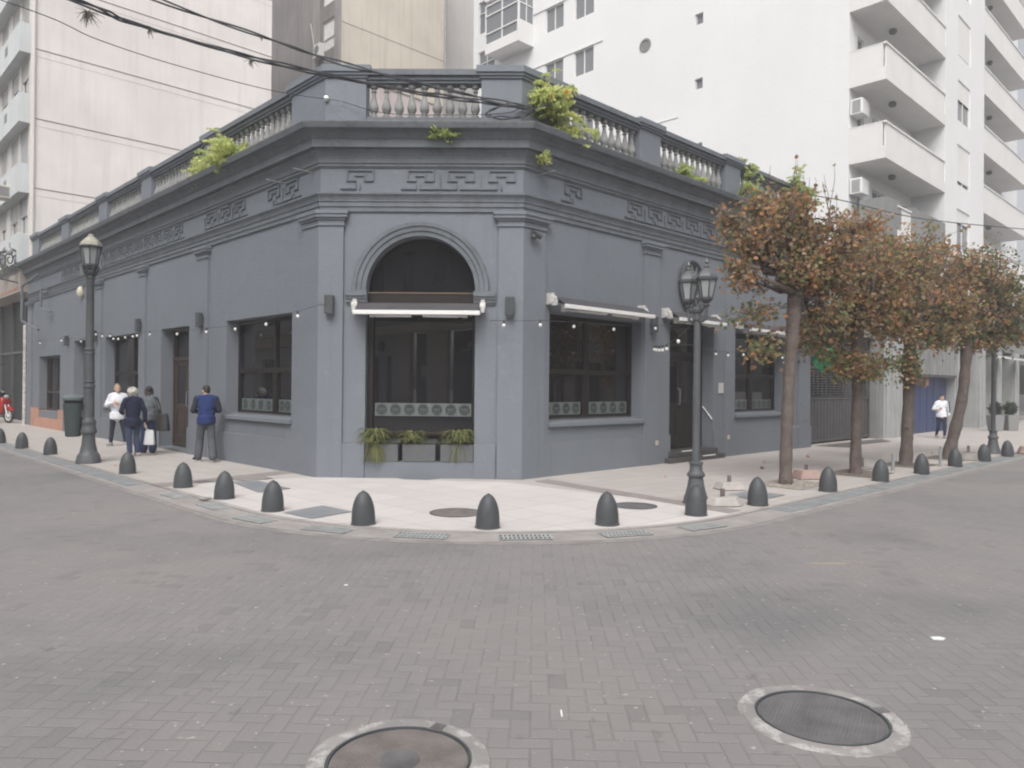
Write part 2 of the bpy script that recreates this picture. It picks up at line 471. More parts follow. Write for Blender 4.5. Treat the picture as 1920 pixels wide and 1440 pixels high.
# pale kerb stone edge and drain strip
mb = MB(); a_, b_ = kerb(0.0), kerb(0.075)
for i in range(len(a_) - 1):
    mb.hexa([a_[i] - UP * .2, a_[i + 1] - UP * .2, b_[i + 1] - UP * .2, b_[i] - UP * .2, a_[i] + UP * .003, a_[i + 1] + UP * .003, b_[i + 1] + UP * .003, b_[i] + UP * .003])
setp(mk("kerb", mb, mat("kerb_stone", (0.33, 0.31, 0.295), 0.8, var=0.15, scale=4, bump=0.003)), kind="structure")
mb = MB(); a_, b_ = kerb(0.083), kerb(0.50)
for i in range(len(a_) - 1):
    za, zb = -0.012, -0.022
    mb.quad(a_[i] + UP * za, a_[i + 1] + UP * za, b_[i + 1] + UP * zb, b_[i] + UP * zb)
setp(mk("drain_channel", mb, M_DRAIN, recalc=False), kind="structure")
mb = MB(); a_, b_ = kerb(0.505), kerb(0.60)
for i in range(len(a_) - 1):
    mb.quad(a_[i] + UP * -.024, a_[i + 1] + UP * -.024, b_[i + 1] + UP * -.027, b_[i] + UP * -.027)
setp(mk("channel_edge", mb, mat("channel_edge_concrete", (0.26, 0.245, 0.235), 0.8, var=0.2, scale=5, bump=0.004), recalc=False), kind="structure")

# slotted cover slabs lying along the straight runs of the channel
M_SLAB = mat("channel_slab", (0.25, 0.262, 0.268), 0.7, 0.3, var=0.18, scale=3, bump=0.003, dirt=0.35, dirtc=(0.15, 0.15, 0.15))
def slabs(p_of, n, L_, gap):
    mb = MB()
    for k in range(n):
        a, b = k * L_ + gap, (k + 1) * L_ - gap
        for o0, o1 in ((.11, .175), (.185, .25), (.26, .325), (.335, .40)):
            q = [p_of(a, o0), p_of(b, o0), p_of(b, o1), p_of(a, o1)]
            mb.prism([x + UP * -.03 for x in q], [x + UP * -.009 for x in q])
    return mb
setp(mk("channel_cover", slabs(lambda s, o: ab(KA + o, -3.6 - s), 55, .5, .012), M_SLAB), kind="structure")
setp(mk("channel_cover", slabs(lambda s, o: ab(-2.9 - s, KB + o), 55, .5, .012), M_SLAB), kind="structure")

def sheet(name, pts, z, m, label=None, cat=None, group=None, kind=None, th=0.004):
    mb = MB(); mb.fprism([(p[0], p[1]) for p in pts], z - th, z)
    c = sum((Vector((p[0], p[1], 0)) for p in pts), Vector()) / len(pts)
    return setp(mk(name, mb, m, loc=(c.x, c.y, z - th)), label, cat, group, kind)
# pale corner area between the two dark bands (follows kerb)
def kpt(t):
    cx, cy = KA - KR, KB - KR
    return ab(cx + KR * cos(t), cy + KR * sin(t))
cor = [ab(KA - .01, -3.18), ab(KA - .01, -1.4)] + [ab(KA - KR + (KR - .01) * cos(t * pi / 52), KB - KR + (KR - .01) * sin(t * pi / 52)) for t in range(0, 27)] + \
      [ab(-2.45, KB - .01), ab(-2.05, 0.15), ab(-0.3, -2.2), ab(0.12, -2.62)]
cor = [ab(KA - .012, -3.1)] + cor[1:]
sheet("corner_sidewalk", [(p.x, p.y) for p in cor], 0.004, M_WALKC, kind="structure")
sheet("paving_band", [(-5.93, 12.32), (-5.62, 12.50), (-4.28, 14.42), (-4.0, 14.12), (-5.43, 12.02), (-5.60, 11.97)], 0.009, M_BAND, kind="structure", th=0.0085)
sheet("paving_band", [(0.42, 13.09), (0.66, 13.36), (3.12, 10.13), (2.88, 9.90)], 0.009, M_BAND, kind="structure", th=0.0085)
sheet("paving_patch", [(-4.99, 13.18), (-4.70, 13.70), (-4.16, 13.12), (-4.53, 12.72)], 0.012, M_BAND, kind="structure")
sheet("cover_plate", [(-4.68, 12.57), (-4.30, 12.75), (-3.49, 11.86), (-3.84, 11.40)], 0.013, M_PLATE, "blue grey steel plate set in paving beside the kinked dark band", "cover plate", "steel plates in the pavement")
sheet("cover_plate", [(-2.92, 9.62), (-2.56, 10.22), (-2.06, 9.74), (-2.44, 9.20)], 0.013, M_PLATE, "blue grey steel plate at the kerb beside the curved row of grates", "cover plate", "steel plates in the pavement")
sheet("cover_plate", [(3.37, 11.62), (3.83, 12.05), (4.26, 11.66), (3.62, 11.01)], 0.013, M_PLATE, "blue grey steel plate between the white concrete block and first tree", "cover plate", "steel plates in the pavement")
sheet("small_cover", [(-5.37, 12.60), (-5.20, 12.78), (-5.02, 12.66), (-5.18, 12.46)], 0.013, M_MANHOLEB, "small dark square cover behind the bollard next to the man", "cover plate")
def disc(c, r, n=48): return [(c[0] + r * cos(2 * pi * k / n), c[1] + r * sin(2 * pi * k / n)) for k in range(n)]
def manhole(c, r, z, m, label, group):
    mb = MB()
    o = thing("manhole_cover", label, "manhole cover", (c[0], c[1], z - .01), group)
    mb.lathe((c[0], c[1], z - .012), [(r - .03, 0), (r - .03, .010), (r * .97, .010), (r * .97, 0.0)], 48)
    mb.fprism(disc(c, r - .03), z - .011, z - .003)
    rib = MB()
    k = int(r / .035)
    for i in range(-k, k + 1):
        for j in range(-k, k + 1):
            x, y = i * .03, j * .03
            if (i + j) % 2 == 0 and x * x + y * y < (r - .05) ** 2 and x * x + y * y > (r * .26) ** 2:
                rib.lathe((c[0] + x, c[1] + y, z - .004), [(.009, 0), (.007, .004)], 6)
    rim = MB(); rim.lathe((c[0], c[1], z - .012), [(r, 0), (r, .012), (r - .025, .012), (r - .025, 0)], 48)
    mk("cover", mb, m, o); mk("rim", rim, M_IRON, o); 
    st = mk("stud_pattern", rib, m, o)
    return o
manhole((-0.71, 9.76), 0.35, 0.010, M_MANHOLE, "brown iron manhole cover in pale paving just behind a bollard", "round covers in the pale pavement")
manhole((1.73, 10.46), 0.31, 0.010, M_MANHOLEB, "grey brown manhole cover in pale paving between two bollards and lamp", "round covers in the pale pavement")
def road_manhole(c, ro, ri, m, label, hub, notch):
    z = ROAD_Z
    o = thing("road_manhole", label, "manhole cover", (c[0], c[1], z), "large manholes in the brick road")
    n = 72; rg = MB(); vs = []; fs = []
    for k in range(n):
        w_ = 2 * pi * k / n
        rr = ro * (1 + 0.035 * (noise.noise(Vector((cos(w_) * 2.2, sin(w_) * 2.2, c[0]))) + .5 * noise.noise(Vector((cos(w_) * 9, sin(w_) * 9, c[0])))))
        for r_, z_ in ((rr, z - .01), (rr - .012, z + .006), (ri + .012, z + .010), (ri + .004, z - .012)):
            vs.append((c[0] + r_ * cos(w_), c[1] + r_ * sin(w_), z_))
    for k in range(n):
        for q in range(3):
            fs.append((k * 4 + q, ((k + 1) % n) * 4 + q, ((k + 1) % n) * 4 + q + 1, k * 4 + q + 1))
    rg.add(vs, fs); mk("concrete_ring", rg, M_RING, o, smooth=True)
    rim = MB(); rim.lathe((c[0], c[1], z), [(ri + .006, -.012), (ri + .005, .011), (ri - .004, .011), (ri - .010, -.012)], 64); mk("rim", rim, M_IRON, o)
    cv = MB(); cv.fprism(disc(c, ri - .012, 64), z - .01, z + .004); mk("cover", cv, m, o)
    st = MB(); sp = .020
    k = int(ri / sp)
    for i in range(-k, k + 1):
        for j in range(-k, k + 1):
            x, y = i * sp + (sp / 2 if j % 2 else 0), j * sp * .87
            rr = x * x + y * y
            if rr < (ri - .025) ** 2 and rr > (hub + .012) ** 2:
                st.lathe((c[0] + x, c[1] + y, z + .004), [(.0065, 0), (.005, .0025)], 6)
    mk("stud_pattern", st, m, o)
    if hub:
        h = MB(); h.lathe((c[0], c[1], z), [(hub, .002), (hub, .008), (hub - .008, .009), (hub - .012, .006), (0.002, .006)], 32); mk("hub", h, M_MANHOLEB, o, smooth=True)
    a = notch; nt = MB()
    u = Vector((cos(a), sin(a), 0)); v = Vector((-sin(a), cos(a), 0)); cc = Vector((c[0], c[1], z + .0085))
    nt.prism([cc + u * (ri - .01) + v * -.035, cc + u * (ri + .07) + v * -.028, cc + u * (ri + .07) + v * .028, cc + u * (ri - .01) + v * .035],
             [p + UP * .004 for p in (cc + u * (ri - .01) + v * -.035, cc + u * (ri + .07) + v * -.028, cc + u * (ri + .07) + v * .028, cc + u * (ri - .01) + v * .035)])
    mk("hinge_lug", nt, M_MANHOLEB, o)
    return o
road_manhole((-0.49, 3.36), 0.415, 0.315, M_MANHOLE, "brown studded manhole with round hub and concrete ring cut by frame bottom", .09, radians(66))
road_manhole((1.60, 3.845), 0.415, 0.315, M_MANHOLEB, "dark grey manhole in a pale speckled concrete ring on the right", .0, radians(12))
# grates in the drain channel
def grate(c, ang, label):
    o = thing("drain_grate", label, "drain grate", (c[0], c[1], -.016), "iron grates along the curved drain channel")
    u = Vector((cos(ang), sin(ang), 0)); v = Vector((-sin(ang), cos(ang), 0))
    fr = Fr((c[0], c[1], -.0085), u, v)
    f = MB(); lx, ly = .29, .13
    f.box(fr, -lx, lx, -ly, ly, -.012, -.004, 1)
    f.box(fr, -lx, lx, -ly, -ly + .012, -.004, .004); f.box(fr, -lx, lx, ly - .012, ly, -.004, .004)
    f.box(fr, -lx, -lx + .012, -ly + .012, ly - .012, -.004, .004); f.box(fr, lx - .012, lx, -ly + .012, ly - .012, -.004, .004)
    f.box(fr, -lx + .012, lx - .012, -.010, .010, -.004, .004)
    mk("frame", f, [M_GRATE, M_GRATED], o)
    b = MB()
    for s_ in (-1, 1):
        y0, y1 = (-ly + .012, -.010) if s_ < 0 else (.010, ly - .012)
        for k in range(12):
            x = -lx + .03 + k * .048
            b.hexa([fr.P(x, y0, -.004), fr.P(x + .026, y0, -.004), fr.P(x + .038, y1, -.004), fr.P(x + .012, y1, -.004),
                    fr.P(x, y0, .003), fr.P(x + .026, y0, .003), fr.P(x + .038, y1, .003), fr.P(x + .012, y1, .003)])
    mk("bars", b, M_GRATE, o)
gl = ["leftmost pale grate beside the kinked paving band", "grate in front of the tall bollard with broken kerb", "grate below the bollard left of the kerb plate",
      "grate between steel plate and the bollard left of centre", "grate between the two middle bollards, left of the pair", "grate in front of the middle bollard, right of the pair",
      "grate in front of bollard beside the grey manhole", "grate left of the bollard covering the lamp base"]
for (x, y), lb in zip([(-4.98, 11.15), (-4.05, 10.21), (-3.10, 9.31), (-2.07, 8.73), (-0.96, 8.50), (0.14, 8.52), (1.23, 8.76), (2.18, 9.22)], gl):
    p = Vector((x, y, 0)); a_ = (p - Lc).dot(nL); b_ = -((p - Lc).dot(dL) - _b0)
    v = Vector((a_ - (KA - KR), b_ - (KB - KR), 0))
    if v.y < 0: v = Vector((1, 0, 0))
    elif v.x < 0: v = Vector((0, 1, 0))
    v.normalize()
    q = ab(KA - KR, KB - KR) + (nL * v.x + nR * v.y) * (KR + .28) if (v.x > 0.001 and v.y > 0.001) else p
    wn_ = (nL * v.x + nR * v.y)
    grate((q.x, q.y), math.atan2(wn_.y, wn_.x) + pi / 2, lb)
# cable or leaf litter
def litter(name, c, z, pts, m, label, cat):
    mb = MB(); mb.fprism([(c[0] + x, c[1] + y) for x, y in pts], z, z + .006)
    setp(mk(name, mb, m, loc=(c[0], c[1], z)), label, cat)
M_PAPER = mat("white_paper", (0.75, 0.75, 0.74), 0.8, var=0.03)
litter("paper_scrap", (2.90, 5.08), ROAD_Z, [(-.045, -.02), (.02, -.03), (.05, 0), (.03, .03), (-.04, .025)], M_PAPER, "small white scrap of paper lying on the brick road at right", "litter")
litter("cigarette_end", (0.27, 3.86), ROAD_Z, [(-.004, -.035), (.004, -.035), (.004, .035), (-.004, .035)], M_PAPER, "thin white cigarette end on the bricks right of brown manhole", "litter")
litter("paper_scrap", (-1.38, 6.30), ROAD_Z, [(-.015, -.008), (.015, -.01), (.017, .008), (-.012, .009)], M_PAPER, "tiny pale scrap on the road left of centre", "litter")
litter("straw_scrap", (3.05, 7.25), ROAD_Z, [(-.22, -.012), (.1, -.03), (.25, .0), (.05, .016)], mat("dry_straw", (0.36, 0.30, 0.25), 0.9), "faint dry straw smear on the road at right", "litter")
# ------------------------------------------------------------------ corner building
LEN_L, LEN_R, LEN_C = 22.25, 11.75, 3.61
def miter(n1, n2): return (n1 + n2) / (1 + n1.dot(n2))
mL, mR = miter(nL, nC), miter(nC, nR)
def full_path(d, sl=LEN_L, sr=LEN_R):
    return [Lc + dL * sl + nL * d, Lc + mL * d, Rc + mR * d, Rc + dR * sr + nR * d]
bld = thing("corner_building", "single storey grey corner building with balustrade, arched window and heavy cornice", "building", (-1.64, 13.40, 0))
def wall_cells(mb, fr, u0, u1, z0, z1, openings, depth=0.33, mi=0):
    us = sorted({u0, u1} | {o[0] for o in openings} | {o[1] for o in openings})
    zs = sorted({z0, z1} | {o[2] for o in openings} | {o[3] for o in openings})
    for a, b in zip(us, us[1:]):
        for c, d in zip(zs, zs[1:]):
            um, zm = (a + b) / 2, (c + d) / 2
            if any(o[0] < um < o[1] and o[2] < zm < o[3] for o in openings): continue
            mb.quad(fr.P(a, 0, c), fr.P(b, 0, c), fr.P(b, 0, d), fr.P(a, 0, d), mi)
    for a, b, c, d in [o[:4] for o in openings]:
        mb.quad(fr.P(a, 0, c), fr.P(a, -depth, c), fr.P(a, -depth, d), fr.P(a, 0, d), mi)
        mb.quad(fr.P(b, 0, c), fr.P(b, -depth, c), fr.P(b, -depth, d), fr.P(b, 0, d), mi)
        mb.quad(fr.P(a, 0, d), fr.P(b, 0, d), fr.P(b, -depth, d), fr.P(a, -depth, d), mi)
        mb.quad(fr.P(a, 0, c), fr.P(b, 0, c), fr.P(b, -depth, c), fr.P(a, -depth, c), mi)
WT = 5.12
opL = [(1.03, 3.95, .97, 3.02), (6.04, 7.87, .06, 3.03), (9.44, 12.5, .97, 3.02), (13.65, 15.85, .1, 3.03), (17.55, 20.5, .62, 2.62)]
opR = [(.73, 3.61, .97, 3.04), (4.64, 6.48, .10, 3.16), (7.47, 10.1, 1.0, 3.06)]
w_ = MB(); wall_cells(w_, FL, 0, LEN_L, -.05, WT + .5, opL, .36); mk("wall", w_, M_WALL, bld, recalc=False)
w_ = MB(); wall_cells(w_, FR, 0, LEN_R, -.05, WT + .5, opR, .36)
w_.quad(FR.P(LEN_R, 0, -.05), FR.P(LEN_R, -6, -.05), FR.P(LEN_R, -6, 6.1), FR.P(LEN_R, 0, 6.1))
mk("wall", w_, M_WALL, bld, recalc=False)
# chamfer wall with arch
A0, A1, AZ = .82, 2.78, 3.35; AC, AR = 1.80, .98
w_ = MB()
for a, b, c, d in ((0, A0, -.05, WT + .5), (A1, LEN_C, -.05, WT + .5), (A0, A1, -.05, .29), (A0, A1, AZ + AR + .001, WT + .5)):
    w_.quad(FC.P(a, 0, c), FC.P(b, 0, c), FC.P(b, 0, d), FC.P(a, 0, d))
NA = 32
arc = [(AC - AR * cos(pi * k / NA), AZ + AR * sin(pi * k / NA)) for k in range(NA + 1)]
for (x0, z0), (x1, z1) in zip(arc, arc[1:]):
    w_.quad(FC.P(x0, 0, z0), FC.P(x1, 0, z1), FC.P(x1, 0, AZ + AR + .001), FC.P(x0, 0, AZ + AR + .001))
    w_.quad(FC.P(x0, 0, z0), FC.P(x1, 0, z1), FC.P(x1, -.3, z1), FC.P(x0, -.3, z0))
for x in (A0, A1): w_.quad(FC.P(x, 0, .29), FC.P(x, -.3, .29), FC.P(x, -.3, AZ), FC.P(x, 0, AZ))
w_.quad(FC.P(A0, 0, .29), FC.P(A1, 0, .29), FC.P(A1, -.3, .29), FC.P(A0, -.3, .29))
mk("wall", w_, M_WALL, bld, recalc=False)
# archivolt
av = MB(); vs = []; fs = []
prof = [(AR - .002, -.01), (AR - .002, .035), (AR + .07, .040), (AR + .085, .065), (AR + .15, .070), (AR + .17, .095), (AR + .235, .10), (AR + .25, .06), (AR + .25, -.01)]
NS = 48
for k in range(NS + 1):
    t = pi * k / NS
    for r, d in prof: vs.append(FC.P(AC - r * cos(t), d, AZ + .002 + r * sin(t)))
m_ = len(prof)
for k in range(NS):
    for q in range(m_ - 1): fs.append((k * m_ + q, k * m_ + q + 1, (k + 1) * m_ + q + 1, (k + 1) * m_ + q))
av.add(vs, fs); mk("archivolt", av, M_TRIM, bld, smooth=True)
for a, b in ((.47, A0 + .03), (A1 - .03, 3.14)):
    im = MB()
    for z0, z1, e in ((3.10, 3.14, .025), (3.14, 3.20, .05), (3.20, 3.25, .075), (3.25, 3.345, .10)):
        im.box(FC, a, b, -.05, e, z0, z1)
    mk("impost", im, M_TRIM, bld)
# plinth
def plinth(fr, segs):
    for a, b in segs:
        pl = MB()
        P = fr.P
        pl.add([P(a, -.02, -.05), P(b, -.02, -.05), P(b, .04, -.05), P(a, .04, -.05), P(a, -.02, .63), P(b, -.02, .63), P(b, .025, .62), P(a, .025, .62), P(a, .04, .60), P(b, .04, .60)],
               [(0, 1, 2, 3), (4, 7, 6, 5), (3, 2, 9, 8), (8, 9, 6, 7), (0, 4, 5, 1), (0, 3, 8, 7, 4), (1, 5, 6, 9, 2)])
        mk("plinth", pl, M_WALL, bld)
plinth(FL, [(.56, 6.04), (7.87, 13.65), (15.85, 17.55)]); plinth(FC, [(.42, A0), (A1, 3.16)]); plinth(FR, [(.56, 4.64), (6.48, LEN_R - .01)])
for fr, segs in ((FL, [(.56, 4.85), (5.5, 6.03), (7.9, 8.9), (9.4, 12.8)]), (FC, [(.43, .80), (2.80, 3.15)]), (FR, [(.58, 3.6), (4.2, 4.63), (6.5, 10.5)])):
    for a, b in segs:
        wl_ = MB(); wl_.box(fr, a, b, .024, .0375, .617, .6225); mk("worn_ledge", wl_, M_WORN, bld)
sp_ = MB(); sp_.box(FL, 17.0, 21.9, -.01, .055, -.05, .36); sp_.box(FL, 17.0, 17.6, .002, .05, .362, .70); sp_.box(FL, 20.45, 21.9, .002, .05, .362, .70); sp_.box(FL, 20.5, 20.515, -.5, .0, .3, .7)
mk("salmon_plinth", sp_, M_SALMON, bld)
# pilasters
def capital(mb, path):
    for z0, z1, e in ((4.50, 4.525, .085), (4.525, 4.60, .07), (4.60, 4.64, .10), (4.64, 4.70, .135), (4.70, 4.758, .155)):
        pts = path(e); mb.fprism([(p.x, p.y) for p in pts], z0, z1)
def corner_path(fr1, s1, c, mit, fr2, s2):
    def f(e):
        x = max(0, e - .06)
        return [fr1.P(s1 + x, -.05, 0), fr1.P(s1 + x, e, 0), c + mit * e, fr2.P(s2[0] + x * s2[1], e, 0), fr2.P(s2[0] + x * s2[1], -.05, 0), c - mit * .05]
    return f
cpL = corner_path(FL, .55, Lc, mL, FC, (.42, 1)); cpR = corner_path(FR, .55, Rc, mR, FC, (3.19, -1))
for cp in (cpL, cpR):
    p_ = MB(); p_.fprism([(p.x, p.y) for p in cp(.06)], -.05, 4.52); capital(p_, cp)
    mk("pilaster", p_, M_WALL, bld)
def pil(fr, a, b):
    p_ = MB(); p_.box(fr, a, b, -.02, .06, -.05, 4.52)
    for z0, z1, e in ((4.50, 4.525, .085), (4.525, 4.60, .07), (4.60, 4.64, .10), (4.64, 4.70, .135), (4.70, 4.758, .155)):
        x = max(0, e - .06); p_.box(fr, a - x, b + x, -.02, e, z0, z1)
    mk("pilaster", p_, M_WALL, bld)
for a, b in ((4.87, 5.45), (8.92, 9.38), (12.75, 13.4), (21.55, 22.2)): pil(FL, a, b)
for a, b in ((3.63, 4.15), (6.95, 7.38), (10.9, 11.6)): pil(FR, a, b)
# entablature
arch = [(-.1, 4.76), (.035, 4.76), (.035, 4.84), (.055, 4.845), (.055, 4.93), (.075, 4.935), (.07, 4.95), (.085, 5.0), (.115, 5.045), (.125, 5.05), (.125, 5.085), (.03, 5.10), (-.1, 5.10)]
e_ = MB(); e_.sweep(full_path, arch); mk("architrave", e_, M_TRIM, bld)
fz = MB(); fz.sweep(full_path, [(-.1, 5.098), (.02, 5.098), (.02, 5.56), (-.1, 5.56)]); mk("frieze", fz, M_WALL, bld)
corn = [(-.1, 5.53), (.035, 5.53), (.04, 5.555), (.06, 5.56), (.06, 5.60), (.085, 5.615), (.085, 5.64), (.09, 5.68), (.105, 5.73), (.135, 5.785), (.175, 5.82), (.18, 5.855), (.235, 5.858), (.235, 5.845), (.255, 5.845), (.255, 5.985),
        (.275, 5.99), (.275, 6.01), (.29, 6.015), (.295, 6.05), (.32, 6.085), (.37, 6.105), (.42, 6.108), (.42, 6.12), (.455, 6.12), (.47, 6.16), (.485, 6.205), (.485, 6.222), (.30, 6.245), (-.5, 6.26), (-.5, 5.53)]
e_ = MB(); e_.sweep(full_path, corn); mk("cornice", e_, M_TRIM, bld)
lp = MB(); lp.sweep(full_path, [(.455, 6.2325), (.489, 6.219), (.489, 6.229), (.455, 6.2405)]); mk("worn_ledge", lp, M_WORN, bld)
roof = MB(); roof.fprism([(p.x, p.y) for p in (FL.P(LEN_L, -.45, 0), FL.P(.2, -.45, 0), FR.P(.2, -.45, 0), FR.P(LEN_R, -.45, 0), FR.P(LEN_R, -9, 0), FL.P(LEN_L, -9, 0))], 6.05, 6.235)
mk("roof", roof, M_MIDGREY, bld)
# Greek key relief
def meander(fr, segs, name="meander_relief"):
    k = MB(); th = .030; z0, h = 5.17, .325
    def bar(p, q):
        (x0, a), (x1, b) = p, q
        x0, x1 = min(x0, x1), max(x0, x1); a, b = min(a, b), max(a, b)
        k.box(fr, x0 - th / 2, x1 + th / 2, .012, .050 + .0007 * ((len(k.f) // 6) % 5), z0 + a * h - th / 2, z0 + b * h + th / 2)
    for u0, u1 in segs:
        P = .66; u = u0
        while u + .4 < u1:
            A = [(u + .30 * P, .44), (u + .08 * P, .44), (u + .08 * P, 1), (u + .78 * P, 1), (u + .78 * P, .44), (u + .56 * P, .44), (u + .56 * P, .72), (u + .30 * P, .72)]
            B = [(u + .42 * P, .20), (u + .42 * P, 0), (u + 1.0 * P - .03, 0), (u + 1.0 * P - .03, .72)]
            C_ = [(u - .08 * P, 0), (u + .30 * P, 0), (u + .30 * P, .20)]
            for pl_ in (A, B, C_):
                for p, q in zip(pl_, pl_[1:]):
                    if max(p[0], q[0]) <= u1 and min(p[0], q[0]) >= u0 - .06: bar(p, q)
            u += 1.10 * P
    mk(name, k, M_TRIM, bld)
for _f, _s in ((FC, [(.42, .98), (1.50, 3.58)]), (FL, [(.75, 2.1), (3.0, 5.3), (6.4, 13.0), (15.2, 17.4)]), (FR, [(1.05, 1.6), (3.0, 11.2)])):
    for q in _s: meander(_f, [q])
# balustrade
D0, D1 = -.08, -.40
def pmit(e): return lambda c, m: c + m * e
def ped_corner(fr, s, c, mit, fr2, s2, sg):
    def ring(e):    # e: extra overhang
        a, b = D0 + e, D1 - e
        return [fr.P(s + e, a, 0), c + mit * a, fr2.P(s2 + sg * e, a, 0), fr2.P(s2 + sg * e, b, 0), c + mit * b, fr.P(s + e, b, 0)]
    p = MB()
    for e, z0, z1 in ((0, 6.24, 7.20), (.03, 7.19, 7.24), (.06, 7.235, 7.29), (.09, 7.285, 7.40)):
        p.fprism([(q.x, q.y) for q in ring(e)], z0, z1)
    top = ring(.09); ctr = sum(top, Vector()) / 6
    p.prism([q + UP * 7.399 for q in top], [q + (ctr - q) * .35 + UP * 7.46 for q in top])
    mk("pedestal", p, M_WALL, bld)
ped_corner(FL, 1.28, Lc, mL, FC, .77, 1); ped_corner(FR, 1.28, Rc, mR, FC, 2.85, -1)
def ped(fr, a, b):
    p = MB()
    for e, z0, z1 in ((0, 6.24, 7.20), (.03, 7.19, 7.24), (.06, 7.235, 7.29), (.09, 7.285, 7.39)):
        p.box(fr, a - e, b + e, D1 - e, D0 + e, z0, z1)
    P = fr.P; a -= .09; b += .09; q0, q1 = D1 - .09, D0 + .09
    p.hexa([P(a, q0, 7.389), P(b, q0, 7.389), P(b, q1, 7.389), P(a, q1, 7.389), P(a + .1, q0 + .1, 7.44), P(b - .1, q0 + .1, 7.44), P(b - .1, q1 - .1, 7.44), P(a + .1, q1 - .1, 7.44)])
    mk("pedestal", p, M_WALL, bld)
PL = [(4.74, 5.46), (8.98, 9.73), (12.78, 13.58), (17.04, 17.93), (21.23, 22.2)]
PR = [(3.59, 4.34), (7.10, 7.82), (10.85, 11.7)]
for a, b in PL: ped(FL, a, b)
for a, b in PR: ped(FR, a, b)
BAL = [(.045, 0), (.075, 0), (.075, .05), (.05, .06), (.045, .08), (.06, .11), (.083, .15), (.088, .20), (.075, .26), (.052, .34), (.036, .42), (.034, .47), (.05, .485), (.05, .505), (.036, .515), (.04, .54), (.07, .555), (.07, .62), (.04, .62)]
M_BALU = mat("baluster_paint", (0.25, 0.253, 0.25), 0.7, 0.3, var=0.2, scale=5, bump=0.004, dirt=0.4)
_bm = MB(); _bm.lathe((0, 0, 0), BAL, 10)
bal_me = mk("baluster", _bm, M_BALU, None, smooth=True)
bal_mesh = bal_me.data; bpy.data.objects.remove(bal_me)
def bay(fr, a, b, merged=False):
    r = MB()
    for z0, z1, i, o_ in ((6.24, 6.42, D1 + .02, D0 + .0), (6.42, 6.50, D1 + .05, D0 - .03)):
        r.box(fr, a - .01, b + .01, i, o_, z0, z1)
    for z0, z1, i, o_ in ((7.12, 7.17, D1 + .05, D0 - .03), (7.168, 7.24, D1 + .02, D0 + .0), (7.238, 7.34, D1 - .03, D0 + .05)):
        r.box(fr, a - .01, b + .01, i, o_, z0, z1)
    ob = mk("balustrade", r, M_TRIM, bld)
    n = round((b - a) / .226)
    sp = (b - a) / n
    if merged:
        q = MB()
        for k in range(n): q.lathe(fr.P(a + sp * (k + .5), -.22, 6.50), BAL, 8)
        setp(mk("balusters", q, M_BALU, ob), kind="stuff")
    else:
        for k in range(n):
            o = bpy.data.objects.new("baluster", bal_mesh); COL.objects.link(o); o.parent = ob
            o.location = fr.P(a + sp * (k + .5), -.22, 6.50) - OFF[ob.name]
bay(FC, .77, 2.85)
bay(FL, 1.28, 4.74); bay(FL, 5.46, 8.98); bay(FL, 9.73, 12.78); bay(FL, 13.58, 17.04, True); bay(FL, 17.93, 21.23, True)
bay(FR, 1.28, 3.59); bay(FR, 4.34, 7.10); bay(FR, 7.82, 10.85)

# ---- windows, doors
def bars(fr, u0, u1, z0, z1, d0, d1, t, mull=(), trans=(), tt=None):
    m = MB(); tt = tt or t
    m.box(fr, u0, u0 + t, d0, d1, z0, z1); m.box(fr, u1 - t, u1, d0, d1, z0, z1)
    m.box(fr, u0 + t, u1 - t, d0, d1, z0, z0 + t); m.box(fr, u0 + t, u1 - t, d0, d1, z1 - t, z1)
    for x in mull: m.box(fr, x - t / 2, x + t / 2, d0 + .004, d1 - .004, z0 + t, z1 - t)
    for z in trans: m.box(fr, u0 + t, u1 - t, d0 + .002, d1 + .008, z - tt / 2, z + tt / 2)
    return m
def frost(fr, u0, u1, z0, z1, d, n, parent):
    m = MB(); m.box(fr, u0, u1, d, d + .004, z0, z1)
    h = z1 - z0; r = h * .43
    for k in range(n):
        c = u0 + (u1 - u0) * (k + .5) / n; zc = (z0 + z1) / 2
        N = 24
        pts = [(c + r * cos(2 * pi * q / N), zc + r * sin(2 * pi * q / N)) for q in range(N)]
        m.wprism(fr, pts, d + .0045, d + .0065, 1)
        for rr, w2 in ((r * .93, .006),):
            for q in range(N):
                a0, a1 = 2 * pi * q / N, 2 * pi * (q + 1) / N
                m.add([fr.P(c + (rr - w2) * cos(a0), d + .008, zc + (rr - w2) * sin(a0)), fr.P(c + (rr - w2) * cos(a1), d + .008, zc + (rr - w2) * sin(a1)),
                       fr.P(c + rr * cos(a1), d + .008, zc + rr * sin(a1)), fr.P(c + rr * cos(a0), d + .008, zc + rr * sin(a0))], [(0, 1, 2, 3)], 0)
        for q in range(-2, 3):      # the unreadable monogram, as upright strokes
            hh = r * (.55 if q % 2 == 0 else .35)
            m.box(fr, c + q * r * .24 - .006, c + q * r * .24 + .006, d + .0065, d + .0085, zc - hh * .5, zc + hh * .6, 0)
        m.box(fr, c - r * .6, c + r * .6, d + .0065, d + .008, zc - r * .55, zc - r * .48, 0)
    return mk("frosted_band", m, [M_FROST, M_FROSTD], parent, recalc=False)
